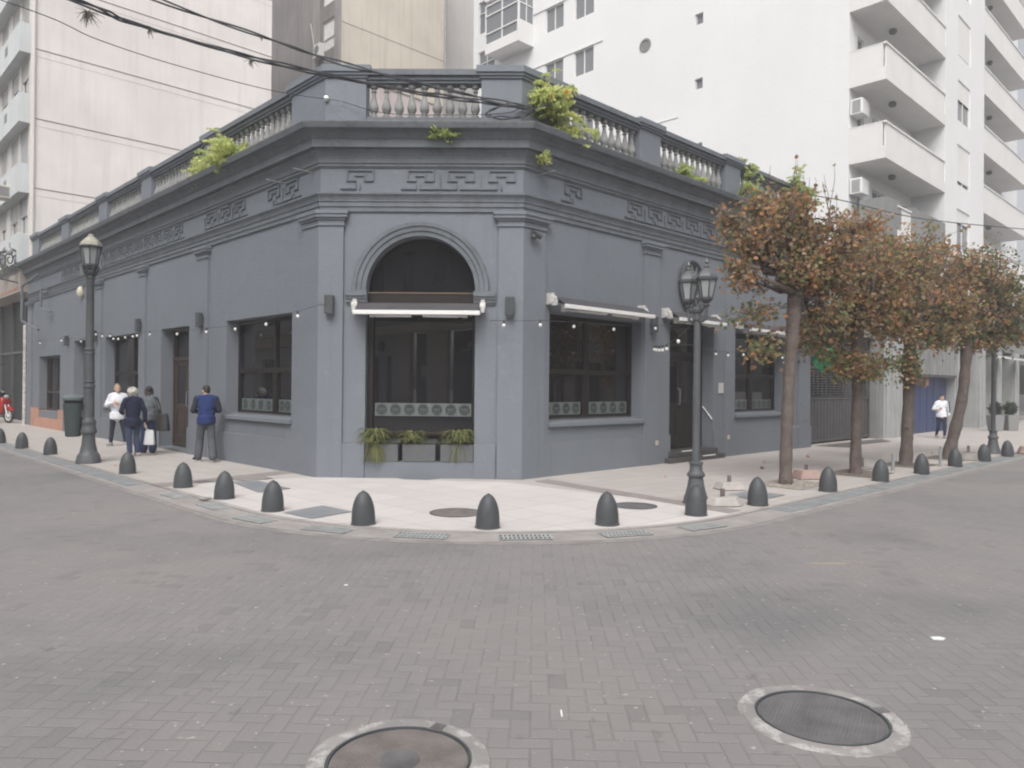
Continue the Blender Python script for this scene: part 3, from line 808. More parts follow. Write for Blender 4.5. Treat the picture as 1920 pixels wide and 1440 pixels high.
def window(fr, op, fz_, split=.5, shelf=True, depth=.30, n=(4, 4), sill=True):
    a, b, c, d = op
    mid = a + (b - a) * split; tz = c + (d - c) * .475
    f = bars(fr, a, b, c + .05, d, -depth - .05, -depth + .03, .075, (mid,), (tz,), .10)
    f.box(fr, mid - .10, mid - .0375, -depth - .045, -depth + .02, c + .12, tz - .05); f.box(fr, mid + .0375, mid + .10, -depth - .045, -depth + .02, c + .12, tz - .05)
    o = mk("window", f, M_FRAME, bld)
    g = MB(); g.quad(fr.P(a, -depth - .02, c), fr.P(b, -depth - .02, c), fr.P(b, -depth - .02, d), fr.P(a, -depth - .02, d)); mk("pane", g, M_GLASS, o, recalc=False)
    if sill:
        s = MB(); P = fr.P
        s.prism([P(a - .03, -depth - .04, c + .05), P(b + .03, -depth - .04, c + .05), P(b + .03, .075, c + .012), P(a - .03, .075, c + .012)][::1],
                [P(a - .03, -depth - .04, c - .05), P(b + .03, -depth - .04, c - .05), P(b + .03, .075, c - .055), P(a - .03, .075, c - .055)])
        mk("sill", s, M_WALL, o)
        sp = MB()
        for r_ in range(3):
            for k in range(int((b - a) / .06)):
                p = fr.P(a + .05 + k * .06 + .02 * r_, -depth + .06 + .06 * r_, c + .035 - .006 * r_)
                sp.tube([p, p + UP * .055], .0035, 4)
            sp.box(fr, a + .03, b - .03, -depth + .052 + .06 * r_, -depth + .068 + .06 * r_, c + .028 - .006 * r_, c + .038 - .006 * r_)
        sp.box(fr, (a + b) / 2 - .01, (a + b) / 2 + .01, -depth + .05, -depth + .19, c + .02, c + .03)
        mk("pigeon_spikes", sp, M_METALGREY, o)
    frost(fr, a + .12, mid - .13, fz_, fz_ + .25, -depth - .012, n[0], o); frost(fr, mid + .13, b - .12, fz_, fz_ + .25, -depth - .012, n[1], o)
    return o
window(FL, opL[0], 1.10, .42); window(FL, opL[2], 1.10, .45); window(FR, opR[0], 1.11, .48); window(FR, opR[2], 1.12, .5)
# chamfer window
f = MB()
f.box(FC, A0, A0 + .10, -.30, -.17, .82, 2.98); f.box(FC, A1 - .055, A1, -.30, -.19, .82, 2.98); f.box(FC, A0, A1, -.30, -.16, .74, .83)
f.box(FC, A0 + .1, A1 - .055, -.30, -.17, 2.93, 3.0)
f.box(FC, A0, A1, -.30, -.10, 3.0, 3.315, 0)
cw = mk("window", f, M_FRAME, bld)
g = MB(); g.quad(FC.P(A0, -.262, .80), FC.P(A1, -.262, .80), FC.P(A1, -.262, 3.1), FC.P(A0, -.262, 3.1))
pts = [(x, z) for x, z in arc]
g.add([FC.P(x, -.262, z) for x, z in pts] + [FC.P(AC, -.262, AZ)], [(k, k + 1, NA + 1) for k in range(NA)])
g.quad(FC.P(A0, -.262, 3.1), FC.P(A1, -.262, 3.1), FC.P(A1, -.262, AZ), FC.P(A0, -.262, AZ))
mk("pane", g, M_GLASS, cw, recalc=False)
tb = MB(); tb.box(FC, A0 + .01, A1 - .01, -.26, -.085, 3.316, 3.331); mk("transom_strip", tb, mat("brass_strip", (0.22, 0.16, 0.12), 0.5, var=0.2), cw)
frost(FC, A0 + .13, A1 - .07, 1.10, 1.335, -.255, 7, cw)
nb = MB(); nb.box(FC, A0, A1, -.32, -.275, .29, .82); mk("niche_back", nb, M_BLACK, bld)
sl = MB(); sl.box(FC, A0 + .1, A1 - .06, -.18, -.13, .785, .815); mk("sill", sl, M_DOOR, cw)
# doors
def door(fr, a, b, c, d, depth, m, trans_z, wide=True):
    f = bars(fr, a, b, c, d, -depth - .06, -depth + .03, .08, (), (trans_z,), .09)
    o = mk("door", f, m, bld)
    mid = (a + b) / 2
    for x0, x1 in ((a + .08, mid - .005), (mid + .005, b - .08)):
        l = MB(); t = .13; D0_, D1_ = -depth - .04, -depth + .0
        l.box(fr, x0, x0 + t, D0_, D1_, c + .02, trans_z - .045); l.box(fr, x1 - t, x1, D0_, D1_, c + .02, trans_z - .045)
        l.box(fr, x0 + t, x1 - t, D0_, D1_, c + .02, c + .30); l.box(fr, x0 + t, x1 - t, D0_, D1_, trans_z - .17, trans_z - .045); l.box(fr, x0 + t, x1 - t, D0_, D1_, c + .95, c + 1.08)
        l.box(fr, x0 + t, x1 - t, D0_, D1_ - .018, c + .30, c + .95); l.box(fr, x0 + t + .06, x1 - t - .06, D1_ - .018, D1_ - .006, c + .36, c + .89)
        lf = mk("leaf", l, m, o)
        g = MB(); g.box(fr, x0 + t, x1 - t, D0_ + .01, D0_ + .018, c + 1.08, trans_z - .17); mk("pane", g, M_GLASS, o)
    h = MB(); hx = mid - .07; h.tube([fr.P(hx, -depth + .0, c + 1.02), fr.P(hx, -depth + .06, c + 1.04), fr.P(hx, -depth + .06, c + 1.38), fr.P(hx, -depth + .0, c + 1.40)], .012, 8)
    mk("handle", h, M_METALGREY, o, smooth=True)
    g = MB(); g.quad(fr.P(a, -depth - .03, trans_z), fr.P(b, -depth - .03, trans_z), fr.P(b, -depth - .03, d), fr.P(a, -depth - .03, d)); mk("pane", g, M_GLASS, o, recalc=False)
    return o
door(FL, 6.04, 7.87, .06, 3.03, .33, M_DOOR, 2.28)
dR_ = door(FR, 4.64, 6.48, .25, 3.16, .34, M_FRAME, 2.45)
door(FL, 13.65, 15.85, .1, 3.03, .33, M_DOOR, 2.3)
# right door steps
st = MB(); st.box(FR, 4.42, 6.75, -.35, .18, -.02, .11); st.box(FR, 4.56, 6.55, -.36, .10, .112, .245)
mk("step", st, mat("dark_step_stone", (0.07, 0.066, 0.066), 0.5, var=0.2, bump=0.003), bld, bevel=.012)
st = MB(); st.box(FR, 5.0, 5.55, .085, .104, .225, .2485); st.box(FR, 5.75, 6.3, .165, .184, .088, .1135); mk("step_nosing", st, M_WHITEMETAL, bld)
hr = MB(); hr.tube([FR.P(6.46, -.28, 1.22), FR.P(6.46, -.02, .92)], .016, 8); hr.tube([FR.P(4.66, -.26, 1.2), FR.P(4.66, -.02, .92)], .016, 8); mk("handrail", hr, M_WHITEMETAL, bld)
# left door threshold slab, grille gate
th_ = MB(); th_.box(FL, 5.9, 8.0, -.34, .02, -.02, .055); mk("threshold", th_, M_MIDGREY, bld)
gt = bars(FL, 17.55, 20.5, .62, 2.62, -.30, -.25, .07, (18.6, 19.5), (1.3,))
gate = mk("grille_gate", gt, M_DOOR, bld)
gb = MB(); gb.quad(FL.P(17.5, -.34, .6), FL.P(20.55, -.34, .6), FL.P(20.55, -.34, 2.65), FL.P(17.5, -.34, 2.65)); mk("pane", gb, M_GLASS, gate, recalc=False)
gl_ = MB()
for k in range(14):
    z = 1.0 + k * .07
    gl_.tube([FL.P(18.0, -.24, z), FL.P(18.3, -.235, z + .07), FL.P(18.6, -.24, z)], .012, 4)
mk("lattice", gl_, M_METALGREY, gate)
# small fittings on the facade
def sconce(fr, u, z, label, d=.0):
    o = thing("wall_light", label, "wall light", tuple(fr.P(u, d, z)), "box shaped up and down lights on the grey facade")
    m = MB(); m.box(fr, u - .08, u + .08, d + .03, d + .14, z - .17, z + .17); mk("housing", m, M_IRON, o, bevel=.012)
    b = MB(); b.box(fr, u - .05, u + .05, d - .0, d + .032, z - .08, z + .08); mk("bracket", b, M_IRON, o)
    for s_ in (-1, 1):
        l = MB(); l.box(fr, u - .055, u + .055, d + .045, d + .125, z + s_ * .171 - .004, z + s_ * .171 + .004); mk("lens", l, M_LAMPGLASS, o)
sconce(FL, 5.10, 3.10, "dark box wall light on the pilaster between first window and brown door", .06)
sconce(FL, 9.2, 3.20, "dark box wall light on the pilaster left of the brown door", .06)
sconce(FL, 13.1, 3.08, "dark box wall light just right of the left lamp post", .06)
sconce(FL, 16.5, 3.07, "dark box wall light left of the left lamp post", .0)
sconce(FC, .20, 3.08, "dark box wall light on corner pilaster left of arched window", .06)
sconce(FC, 3.40, 3.07, "dark box wall light on corner pilaster right of arched window", .06)
sconce(FR, 3.85, 3.0, "dark box wall light under the end of the first right awning", .06)
def fitting(name, label, cat, build, m, loc):
    mb = MB(); build(mb); return setp(mk(name, mb, m, loc=loc, bevel=.004), label, cat)
fitting("intercom", "white intercom panel on the wall right of the dark entrance door", "intercom", lambda m: m.box(FR, 6.71, 6.90, .0, .03, 1.54, 1.79), mat("intercom_plastic", (0.5, 0.5, 0.48), 0.5), tuple(FR.P(6.8, 0, 1.66)))
for u, lb in ((4.09, "small cream socket box low on wall left of the entrance steps"), (7.09, "small cream socket box low on wall right of the entrance steps")):
    fitting("socket_box", lb, "socket box", lambda m: m.box(FR, u - .05, u + .05, .03, .075, .42, .52), mat("cream_plastic", (0.5, 0.45, 0.36), 0.5), tuple(FR.P(u, .03, .47)))
cc = thing("security_camera", "dark security camera under the capital right of the arch", "camera", tuple(FR.P(.2, .06, 4.38)))
m = MB(); m.lathe(FR.P(.2, .06, 4.42), [(.05, 0), (.05, .03)], 12); m.tube([FR.P(.2, .06, 4.42), FR.P(.2, .14, 4.40)], .02, 8); mk("mount", m, M_IRON, cc)
m = MB(); m.tube([FR.P(.12, .13, 4.42), FR.P(.3, .17, 4.34)], .045, 10); m.ell(FR.P(.13, .15, 4.33), .05); mk("camera_body", m, M_IRON, cc, smooth=True)
cc = thing("dome_camera", "small white dome camera on the parapet pedestal left of chamfer balustrade", "camera", tuple(FC.P(.06, -.08, 6.81)))
m = MB(); m.ell(FC.P(.06, -.05, 6.81), (.05, .05, .06)); mk("dome", m, M_WHITEMETAL, cc, smooth=True)
m = MB(); m.tube([FC.P(.06, -.09, 6.87), FC.P(.06, -.05, 6.86)], .03, 8); mk("bracket", m, M_IRON, cc)
cc = thing("bulkhead_light", "small cream bulkhead light high on wall beside the left lantern", "wall light", tuple(FL.P(14.9, 0, 4.56)))
m = MB(); m.ell(FL.P(14.9, .06, 4.56), (.12, .12, .2)); mk("diffuser", m, mat("cream_glass", (0.55, 0.5, 0.4), 0.4), cc, smooth=True)
m = MB(); m.box(FL, 14.8, 15.0, 0, .03, 4.4, 4.72); mk("back_plate", m, M_IRON, cc)
# wall bracket at the far left of the facade
cc = thing("sign_bracket", "empty grey steel sign bracket on the far left end of facade", "bracket", tuple(FL.P(18.8, 0, 5.0)))
m = MB(); m.tube([FL.P(19.6, .25, 5.6), FL.P(20.4, .6, 5.2), FL.P(20.4, .6, 3.9), FL.P(19.3, .3, 3.55)], .05, 6); mk("arm", m, M_TRIM, cc)
m = MB(); m.tube([FL.P(19.0, .1, 5.0), FL.P(19.0, .3, 5.0), FL.P(19.0, .3, 4.3), FL.P(18.4, .1, 4.15)], .04, 6); m.box(FL, 18.9, 19.7, 0, .1, 4.9, 5.05); mk("mount", m, M_TRIM, cc)
# thin metal spikes sticking out of the frieze
for fr, u, lb in ((FL, .25, "short rusty rod sticking out of frieze left of the chamfer"), (FL, 1.3, "longer rusty rod sticking out of the left frieze near the key pattern"), (FR, .35, "pale rod sticking out below the cornice right of the chamfer")):
    m = MB(); p = fr.P(u, .02, 5.50); m.tube([p, p + fr.n * .35 + fr.u * .1 + UP * .03], .012, 6)
    setp(mk("metal_rod", m, M_WORN, loc=tuple(p)), lb, "metal rod")
# ---- awnings
def awning(fr, a, b, z, label, bar=.40):
    o = thing("awning", label, "awning", tuple(fr.P((a + b) / 2, 0, z)), "retracted awnings with white front bars")
    m = MB()
    P = fr.P
    m.tube([P(a - .04, .13, z + .14), P(b + .04, .13, z + .14)], .055, 12); 
    mk("fabric_roll", m, M_AWN, o, smooth=True)
    m = MB(); m.quad(P(a, .15, z + .195), P(b, .15, z + .195), P(b, bar, z + .045), P(a, bar, z + .045)); m.quad(P(a, .15, z + .19), P(b, .15, z + .19), P(b, bar, z + .04), P(a, bar, z + .04)); mk("fabric", m, M_AWN, o, recalc=False)
    m = MB(); m.box(fr, a - .03, b + .03, bar - .0, bar + .05, z - .035, z + .04); m.box(fr, a - .03, b + .03, bar - .03, bar - .0, z - .035, z - .02); mk("front_bar", m, M_WHITEMETAL, o, bevel=.008)
    for x in (a - .06, b + .06):
        m = MB(); m.box(fr, x - .035, x + .035, .0, .16, z + .05, z + .26); m.box(fr, x - .03, x + .03, .14, .24, z + .03, z + .13); m.tube([P(x - .05, .14, z + .14), P(x + .05, .14, z + .14)], .075, 10); mk("bracket", m, mat("weathered_white_metal", (0.55, 0.54, 0.52), 0.5, var=0.25, scale=20, dirt=0.6), o)
    mid = (a + b) / 2
    for x0, x1 in ((a + .25, mid - .1), (b - .25, mid + .1)):
        m = MB(); m.tube([P(x0, .14, z - .03), P(x1, bar - .04, z - .045)], .022, 6); m.box(fr, x0 - .04, x0 + .04, .10, .17, z - .06, z + .06); m.tube([P(x1, bar - .07, z - .05), P(x0 + (x1 - x0) * .15, bar - .06, z - .055)], .022, 6); mk("folding_arm", m, M_WHITEMETAL, o)
    return o
awning(FC, .71, 2.86, 2.92, "dark retracted awning with white bar across the arched corner window")
awning(FR, .72, 3.42, 3.12, "dark retracted awning with white bar above the first right hand window")
awning(FR, 4.42, 6.32, 3.14, "dark retracted awning with white bar above the entrance door")
awning(FR, 7.50, 10.5, 3.10, "dark retracted awning with white bar behind the first tree")
# ---- oval iron plaque
pq = thing("oval_plaque", "large oval wrought iron plaque on wall above the entrance awning", "sign", tuple(FR.P(5.39, .05, 4.0)))
m = MB(); N = 40
ring = [FR.P(5.39 + .46 * cos(2 * pi * k / N), .10, 4.0 + .54 * sin(2 * pi * k / N)) for k in range(N + 1)]
m.tube(ring, .035, 8, caps=False); mk("rim", m, M_IRON, pq, smooth=True)
m = MB(); m.wprism(FR, [(5.39 + .45 * cos(2 * pi * k / N), 4.0 + .53 * sin(2 * pi * k / N)) for k in range(N)], .02, .05); mk("back_plate", m, mat("plaque_plate", (0.085, 0.09, 0.095), 0.5, var=0.3, scale=12), pq)
m = MB(); random.seed(5)
for k in range(8):
    a = 2 * pi * k / 8; c0, c1 = 5.39 + .24 * cos(a), 4.0 + .30 * sin(a)
    m.tube([FR.P(c0 + .09 * (1 - q / 14) * cos(q * .7 + a), .085, c1 + .09 * (1 - q / 14) * sin(q * .7 + a)) for q in range(12)], .014, 5)
m.tube([FR.P(5.39 + .13 * cos(2 * pi * k / 20), .09, 4.0 + .15 * sin(2 * pi * k / 20)) for k in range(21)], .018, 6)
for k in range(12):
    a = 2 * pi * k / 12; m.tube([FR.P(5.39 + .15 * cos(a), .08, 4 + .17 * sin(a)), FR.P(5.39 + .44 * cos(a), .08, 4 + .52 * sin(a))], .010, 5)
mk("scrollwork", m, M_METALGREY, pq, smooth=True)
# ---- planters in the niche under the corner window
for i, (a, b, lb) in enumerate(((.83, 1.42, "grey planter box in wall niche, left of three under the arched window"), (1.50, 2.09, "grey planter box in wall niche, middle of three under the arched window"), (2.18, 2.77, "grey planter box in wall niche, right of three under the arched window"))):
    o = thing("planter_box", lb, "planter", tuple(FC.P((a + b) / 2, -.12, .295)), "planter boxes in the window niche")
    m = MB(); m.box(FC, a, b, -.24, .0 + .012, .295, .60); mk("box", m, mat("planter_paint", (0.105, 0.110, 0.113), 0.6, var=0.08, scale=4), o, bevel=.006)
    m = MB(); m.box(FC, a + .01, b - .01, -.23, .003, .60, .612); mk("soil", m, mat("soil", (0.04, 0.033, 0.028), 0.95), o)
    m = MB(); m.box(FC, a - .0, b + .0, -.27, -.245, .60, .70); mk("back_rail", m, M_TRIM, o)
# ------------------------------------------------------------------ neighbouring buildings
def pane_window(fr, parent, a, b, c, d, dep=.12, mull=(), trans=(), fm=None, gm=None, t=.05, name="window"):
    f = bars(fr, a, b, c, d, -dep, -dep + .05, t, mull, trans)
    o = mk(name, f, fm or M_WHITEMETAL, parent)
    g = MB(); g.quad(fr.P(a, -dep - .004, c), fr.P(b, -dep - .004, c), fr.P(b, -dep - .004, d), fr.P(a, -dep - .004, d)); mk("pane", g, gm or M_PGLASS, o, recalc=False)
    return o
# ---- tall cream building at the far end of the left facade
SP = 22.42
FP = Fr(Lc + dL * SP, dR, -dL)            # party wall, u runs into the block
cb = thing("cream_apartment_building", "tall cream apartment building with blank stained side wall left of corner building", "building", tuple(FP.P(0, 0, 0)))
TOP = 34
w_ = MB(); w_.quad(FP.P(.0, 0, 5.9), FP.P(10.05, 0, 5.9), FP.P(10.05, 0, TOP), FP.P(.0, 0, TOP)); w_.quad(FP.P(10.05, 0, 5.9), FP.P(10.05, -14, 5.9), FP.P(10.05, -14, TOP), FP.P(10.05, 0, TOP))
w_.quad(FP.P(0, 0, TOP), FP.P(10.05, 0, TOP), FP.P(10.05, -14, TOP), FP.P(0, -14, TOP))
w_.quad(FP.P(.0, -.02, 0), FP.P(10.05, -.02, 0), FP.P(10.05, -.02, 5.9), FP.P(.0, -.02, 5.9))
mk("wall", w_, M_CREAM, cb, recalc=False)
j = MB(); 
for z in (9.34, 12.10, 14.86, 17.62, 20.38, 23.14):
    j.box(FP, .05, 10.05, -.01, .012, z - .018, z + .018)
    j.box(FP, .05, 10.05, -.01, .006, z - .30, z - .293)
mk("joint", j, M_CREAMJ, cb)
p_ = MB(); p_.tube([FP.P(.10, .05, 6.6), FP.P(.10, .05, TOP)], .055, 8); mk("downpipe", p_, M_PALE, cb)
p_ = MB(); p_.tube([FL.P(SP - .02, .09, 0), FL.P(SP - .02, .09, 2.2), FL.P(SP - .02, .09, 3.9)], .07, 8); mk("downpipe", p_, mat("peeling_white_paint", (0.5, 0.49, 0.47), 0.8, var=0.3, scale=9, dirt=0.6, dirtc=(.2, .19, .18)), cb)
# front with balconies (along the left street)
FF = Fr(Lc + dL * SP, dL, nL)
w_ = MB(); fl = [6.6 + 2.76 * k for k in range(9)]
ops = []
for z in fl:
    for u in (.35, 2.1, 4.2, 6.6, 9.0): ops.append((u, u + 1.3, z + .25, z + 2.45))
wall_cells(w_, FF, 0, 14, 5.9, TOP, ops, .15); mk("wall", w_, M_PALE, cb, recalc=False)
M_SHUT = mat("roller_shutter", (0.46, 0.46, 0.455), 0.7, var=0.1, scale=2)
for k, z in enumerate(fl[:6]):
    for u in (.35, 2.1, 4.2, 6.6):
        o = pane_window(FF, cb, u, u + 1.3, z + .25, z + 2.45, .12, (u + .65,), (), M_WHITEMETAL, M_PGLASS)
        hsh = 1.5 if (k + int(u)) % 2 else .7
        s_ = MB(); s_.box(FF, u + .03, u + 1.27, -.07, -.05, z + 2.45 - hsh, z + 2.44)
        for q in range(int(hsh / .09)): s_.box(FF, u + .03, u + 1.27, -.05, -.042, z + 2.45 - .09 * q - .07, z + 2.45 - .09 * q - .01)
        mk("shutter", s_, M_SHUT, o)
for z in fl[:7]:
    b_ = MB()
    b_.box(FF, .02, 14, -.05, .385, z - .25, z - .02)
    b_.box(FF, .02, 14, .325, .385, z - .02, z + .90); b_.box(FF, .02, .08, -.0, .325, z - .02, z + .90)
    mk("balcony", b_, mat("painted_balcony_front", (0.56, 0.585, 0.585), 0.8, var=0.06, scale=1, streak=.3), cb)
    for u in (2.2, 6.0):
        v = MB(); v.box(FF, u, u + .5, .38, .389, z + .25, z + .62); mk("balcony_slot", v, M_MIDGREY, cb)
# ground floor shop front
w_ = MB(); w_.quad(FF.P(0, -.5, 0), FF.P(14, -.5, 0), FF.P(14, -.5, 5.2), FF.P(0, -.5, 5.2)); mk("shopfront", w_, M_SHOP, cb, recalc=False)
f_ = MB()
for u in (0.02, 2.4, 2.5, 5.0, 7.5, 10): f_.box(FF, u, u + .1, -.5, -.40, 0, 5.2)
f_.box(FF, 0, 14, -.5, -.42, 2.9, 3.0)
mk("shop_frame", f_, M_METALGREY if False else mat("dark_metal_frame", (0.10, 0.10, 0.105), 0.4), cb)
f_ = MB(); f_.box(FF, 0, 14, -.5, .30, 5.2, 5.95); mk("fascia", f_, mat("beige_fascia", (0.36, 0.32, 0.285), 0.8, var=.1, streak=.3), cb)
f_ = MB(); f_.box(FF, 0, 14, .302, .312, 5.32, 5.40); mk("fascia_stripe", f_, mat("orange_stripe", (0.42, 0.22, 0.14), 0.6), cb)
for u, z, lb in ((1.3, 9.05, "boxy window air conditioner on the cream front, upper of two"), (1.7, 6.35, "boxy window air conditioner on the cream front, lower of two")):
    o = thing("air_conditioner", lb, "air conditioner", tuple(FF.P(u, .4, z)), "window air conditioners on the cream front")
    m = MB(); m.box(FF, u, u + .7, .36, .86, z, z + .5); mk("casing", m, mat("aged_cream_metal", (0.55, 0.52, 0.46), 0.6, var=.1), o, bevel=.01)
    m = MB(); m.box(FF, u - .006, u, .44, .80, z + .06, z + .44); mk("grille", m, M_MIDGREY, o)
# wrought iron lantern bracket hanging at the shop corner
ib = thing("iron_bracket", "ornate wrought iron scroll bracket above the dark shopfront at far left", "bracket", tuple(FF.P(.15, 0, 5.6)))
m = MB(); B = lambda d, z: FF.P(.2, d * .40, z)
m.tube([B(0, 5.45), B(.25, 6.2), B(.7, 6.75), B(1.3, 6.85), B(2.6, 6.6), B(3.4, 6.4)], .05, 6)
for cx_, cz_, rr in ((.9, 6.4, .28), (1.5, 6.45, .3), (2.1, 6.35, .3), (1.2, 6.05, .22), (1.8, 6.0, .25), (2.6, 6.25, .28)):
    m.tube([B(cx_ + rr * (1 - q / 18) * 1.3 * cos(q * .6), cz_ + rr * (1 - q / 18) * sin(q * .6)) for q in range(15)], .028, 5)
m.tube([B(0, 5.5), B(3.4, 5.75)], .03, 6)
mk("scrolls", m, M_IRON, ib, smooth=True)
m = MB(); m.ell(B(1.5, 6.75), (.13, .13, .16)); m.tube([B(1.5, 6.9), B(1.5, 7.1)], .03, 6); mk("lantern", m, M_LAMPGLASS, ib, smooth=True)

# ---- sooty beige block behind
S2, T2, Z2 = 30.0, 18.48, 36
F2 = Fr(Lc + dL * S2 + dR * T2, dR, -dL)        # its near wall
F2s = Fr(Lc + dL * S2 + dR * T2, dL, nL)        # its dark side
b2 = thing("beige_block", "beige and pink block with dark sooty side wall behind the chamfer balustrade", "building", tuple(F2.P(0, 0, 0)))
w_ = MB(); w_.quad(F2.P(0, 0, 0), F2.P(8.35, 0, 0), F2.P(8.35, 0, 21.6), F2.P(0, 0, 21.6)); mk("lower_wall", w_, M_PINK, b2, recalc=False)
w_ = MB(); w_.quad(F2.P(0, .03, 21.6), F2.P(8.35, .03, 21.6), F2.P(8.35, .03, Z2), F2.P(0, .03, Z2)); w_.quad(F2.P(0, 0, Z2), F2.P(9, 0, Z2), F2.P(9, -12, Z2), F2.P(0, -12, Z2)); mk("upper_wall", w_, M_BEIGE, b2, recalc=False)
j = MB(); j.box(F2, 0, 8.35, 0, .05, 21.58, 21.63); j.box(F2, 0, 8.35, .028, .042, 22.3, 22.33); j.box(F2, 0, 8.35, .028, .042, 24.9, 24.93); mk("joint", j, M_CREAMJ, b2)
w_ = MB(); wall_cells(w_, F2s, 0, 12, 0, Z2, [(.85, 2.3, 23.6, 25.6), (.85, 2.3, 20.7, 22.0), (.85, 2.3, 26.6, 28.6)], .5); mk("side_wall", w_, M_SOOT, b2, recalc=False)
for z0, z1 in ((23.6, 25.6), (20.7, 22.0), (26.6, 28.6)):
    pane_window(F2s, b2, .85, 2.3, z0, z1, .12, (), (z0 + .8,), M_PALE, mat("pane_white_glow", (0.78, 0.78, 0.77), 0.7))  # whitish glow of the openings put into the pane colour
p_ = MB(); p_.box(F2s, .0, .5, .003, .22, 0, Z2); p_.box(F2s, 2.7, 3.1, .003, .3, 0, Z2); mk("pier", p_, mat("grimy_pier", (0.33, 0.31, 0.295), 0.85, var=.15, scale=.5, streak=.5), b2)
ac = thing("air_conditioner", "white split air conditioner unit on sooty wall beneath the bright window", "air conditioner", tuple(F2s.P(2.35, .3, 23.2)))
m = MB(); m.box(F2s, 2.0, 2.75, .05, .42, 23.3, 24.1); mk("casing", m, M_WHITEMETAL, ac, bevel=.02)
m = MB(); m.lathe(F2s.P(2.37, .42, 23.7), [(.28, 0), (.28, .02), (.22, .025)], 16, 0, nL.to_track_quat('Z', 'Y').to_matrix()); mk("fan_grille", m, M_MIDGREY, ac)
m = MB(); m.tube([F2s.P(2.9, .3, 24.2), F2s.P(3.0, .5, 25.6)], .03, 5); mk("conduit", m, M_WHITEMETAL, ac)
m = MB(); m.box(F2s, 1.95, 2.8, .05, .45, 23.22, 23.29); mk("bracket", m, M_WHITEMETAL, ac)
# ---- pale block further back
F3 = Fr(Lc + dL * 33.5 + dR * 28.5, dR, -dL)
b3 = thing("pale_block", "plain pale grey block filling gap between beige block and white tower", "building", tuple(F3.P(0, 0, 0)))
w_ = MB(); w_.quad(F3.P(-4, 0, 0), F3.P(12, 0, 0), F3.P(12, 0, 38), F3.P(-4, 0, 38)); w_.quad(F3.P(-4, 0, 38), F3.P(12, 0, 38), F3.P(12, -8, 38), F3.P(-4, -8, 38)); mk("wall", w_, M_PALE, b3, recalc=False)
p_ = MB(); p_.tube([F2.P(8.45, .1, 10), F2.P(8.45, .1, Z2)], .10, 8); mk("downpipe", p_, mat("grey_pipe", (.32, .31, .30), .7), b3)

# ---- white apartment tower on the right
S0 = 17.47
FQ = Fr(Rc + dR * S0, dL, -dR)          # side wall, u = distance back from the street line
FB = Fr(Rc + dR * S0, dR, nR)           # street front
wt = thing("white_apartment_tower", "tall white apartment tower with solid balconies on the right street", "building", tuple(FQ.P(0, 0, 0)))
SB = 1.25; WTOP = 36
ops = []
for k in range(-1, 4):
    z = 16.06 + 2.72 * k
    ops += [(15.05, 15.95, z + .03 + .2, z + 1.27 + .1), (13.2, 14.1, z + .2, z + 1.4)] if False else [(12.95, 14.15, z + .35, z + 1.55), (14.85, 16.05, z + .35, z + 1.55)]
ops = [(o[0], o[1], round(o[2], 3), round(o[3], 3)) for o in ops]
ow = []
for k in range(0, 4): ow.append((19.75, 21.05, 18.0 + 2.72 * k, 19.75 + 2.72 * k))
rects = ops + ow
sm = [(7.15, 7.52, 13.98, 14.42), (7.15, 7.52, 16.65, 17.1), (7.15, 7.52, 11.3, 11.75)]
w_ = MB(); wall_cells(w_, FQ, SB, 21.45, 0, WTOP, rects + sm, .15)
w_.quad(FQ.P(21.45, 0, 0), FQ.P(21.45, -14, 0), FQ.P(21.45, -14, WTOP), FQ.P(21.45, 0, WTOP)); w_.quad(FQ.P(SB, 0, WTOP), FQ.P(21.45, 0, WTOP), FQ.P(21.45, -40, WTOP), FQ.P(SB, -40, WTOP))
mk("wall", w_, M_WHITE, wt, recalc=False)
for o in ops: pane_window(FQ, wt, o[0], o[1], o[2], o[3], .10, ((o[0] + o[1]) / 2,), (), M_WHITEMETAL, M_PGLASS, .045)
for o in ow: pane_window(FQ, wt, o[0], o[1], o[2], o[3], .10, ((o[0] + o[1]) / 2,), (o[2] + 1.1,), M_WHITEMETAL, M_PGLASS, .045)
for o in sm: pane_window(FQ, wt, o[0], o[1], o[2], o[3], .12, (), (), M_PALE, M_PGLASS, .04)
lg = MB()
for z in (15.9, 18.62, 21.34): lg.box(FQ, 12.4, 17.0, 0, .045, z + 1.72, z + 1.78)
lg.box(FQ, 8.3, 11.9, 0, .03, 13.05, 13.09)
mk("string_course", lg, M_BALC, wt)
v = MB(); v.lathe(FQ.P(10.02, 0, 16.64), [(.30, 0), (.30, .03), (.22, .035), (.20, .005)], 20, 0, (-dR).to_track_quat('Z', 'Y').to_matrix(), 1.0); mk("round_vent", v, M_MIDGREY, wt)
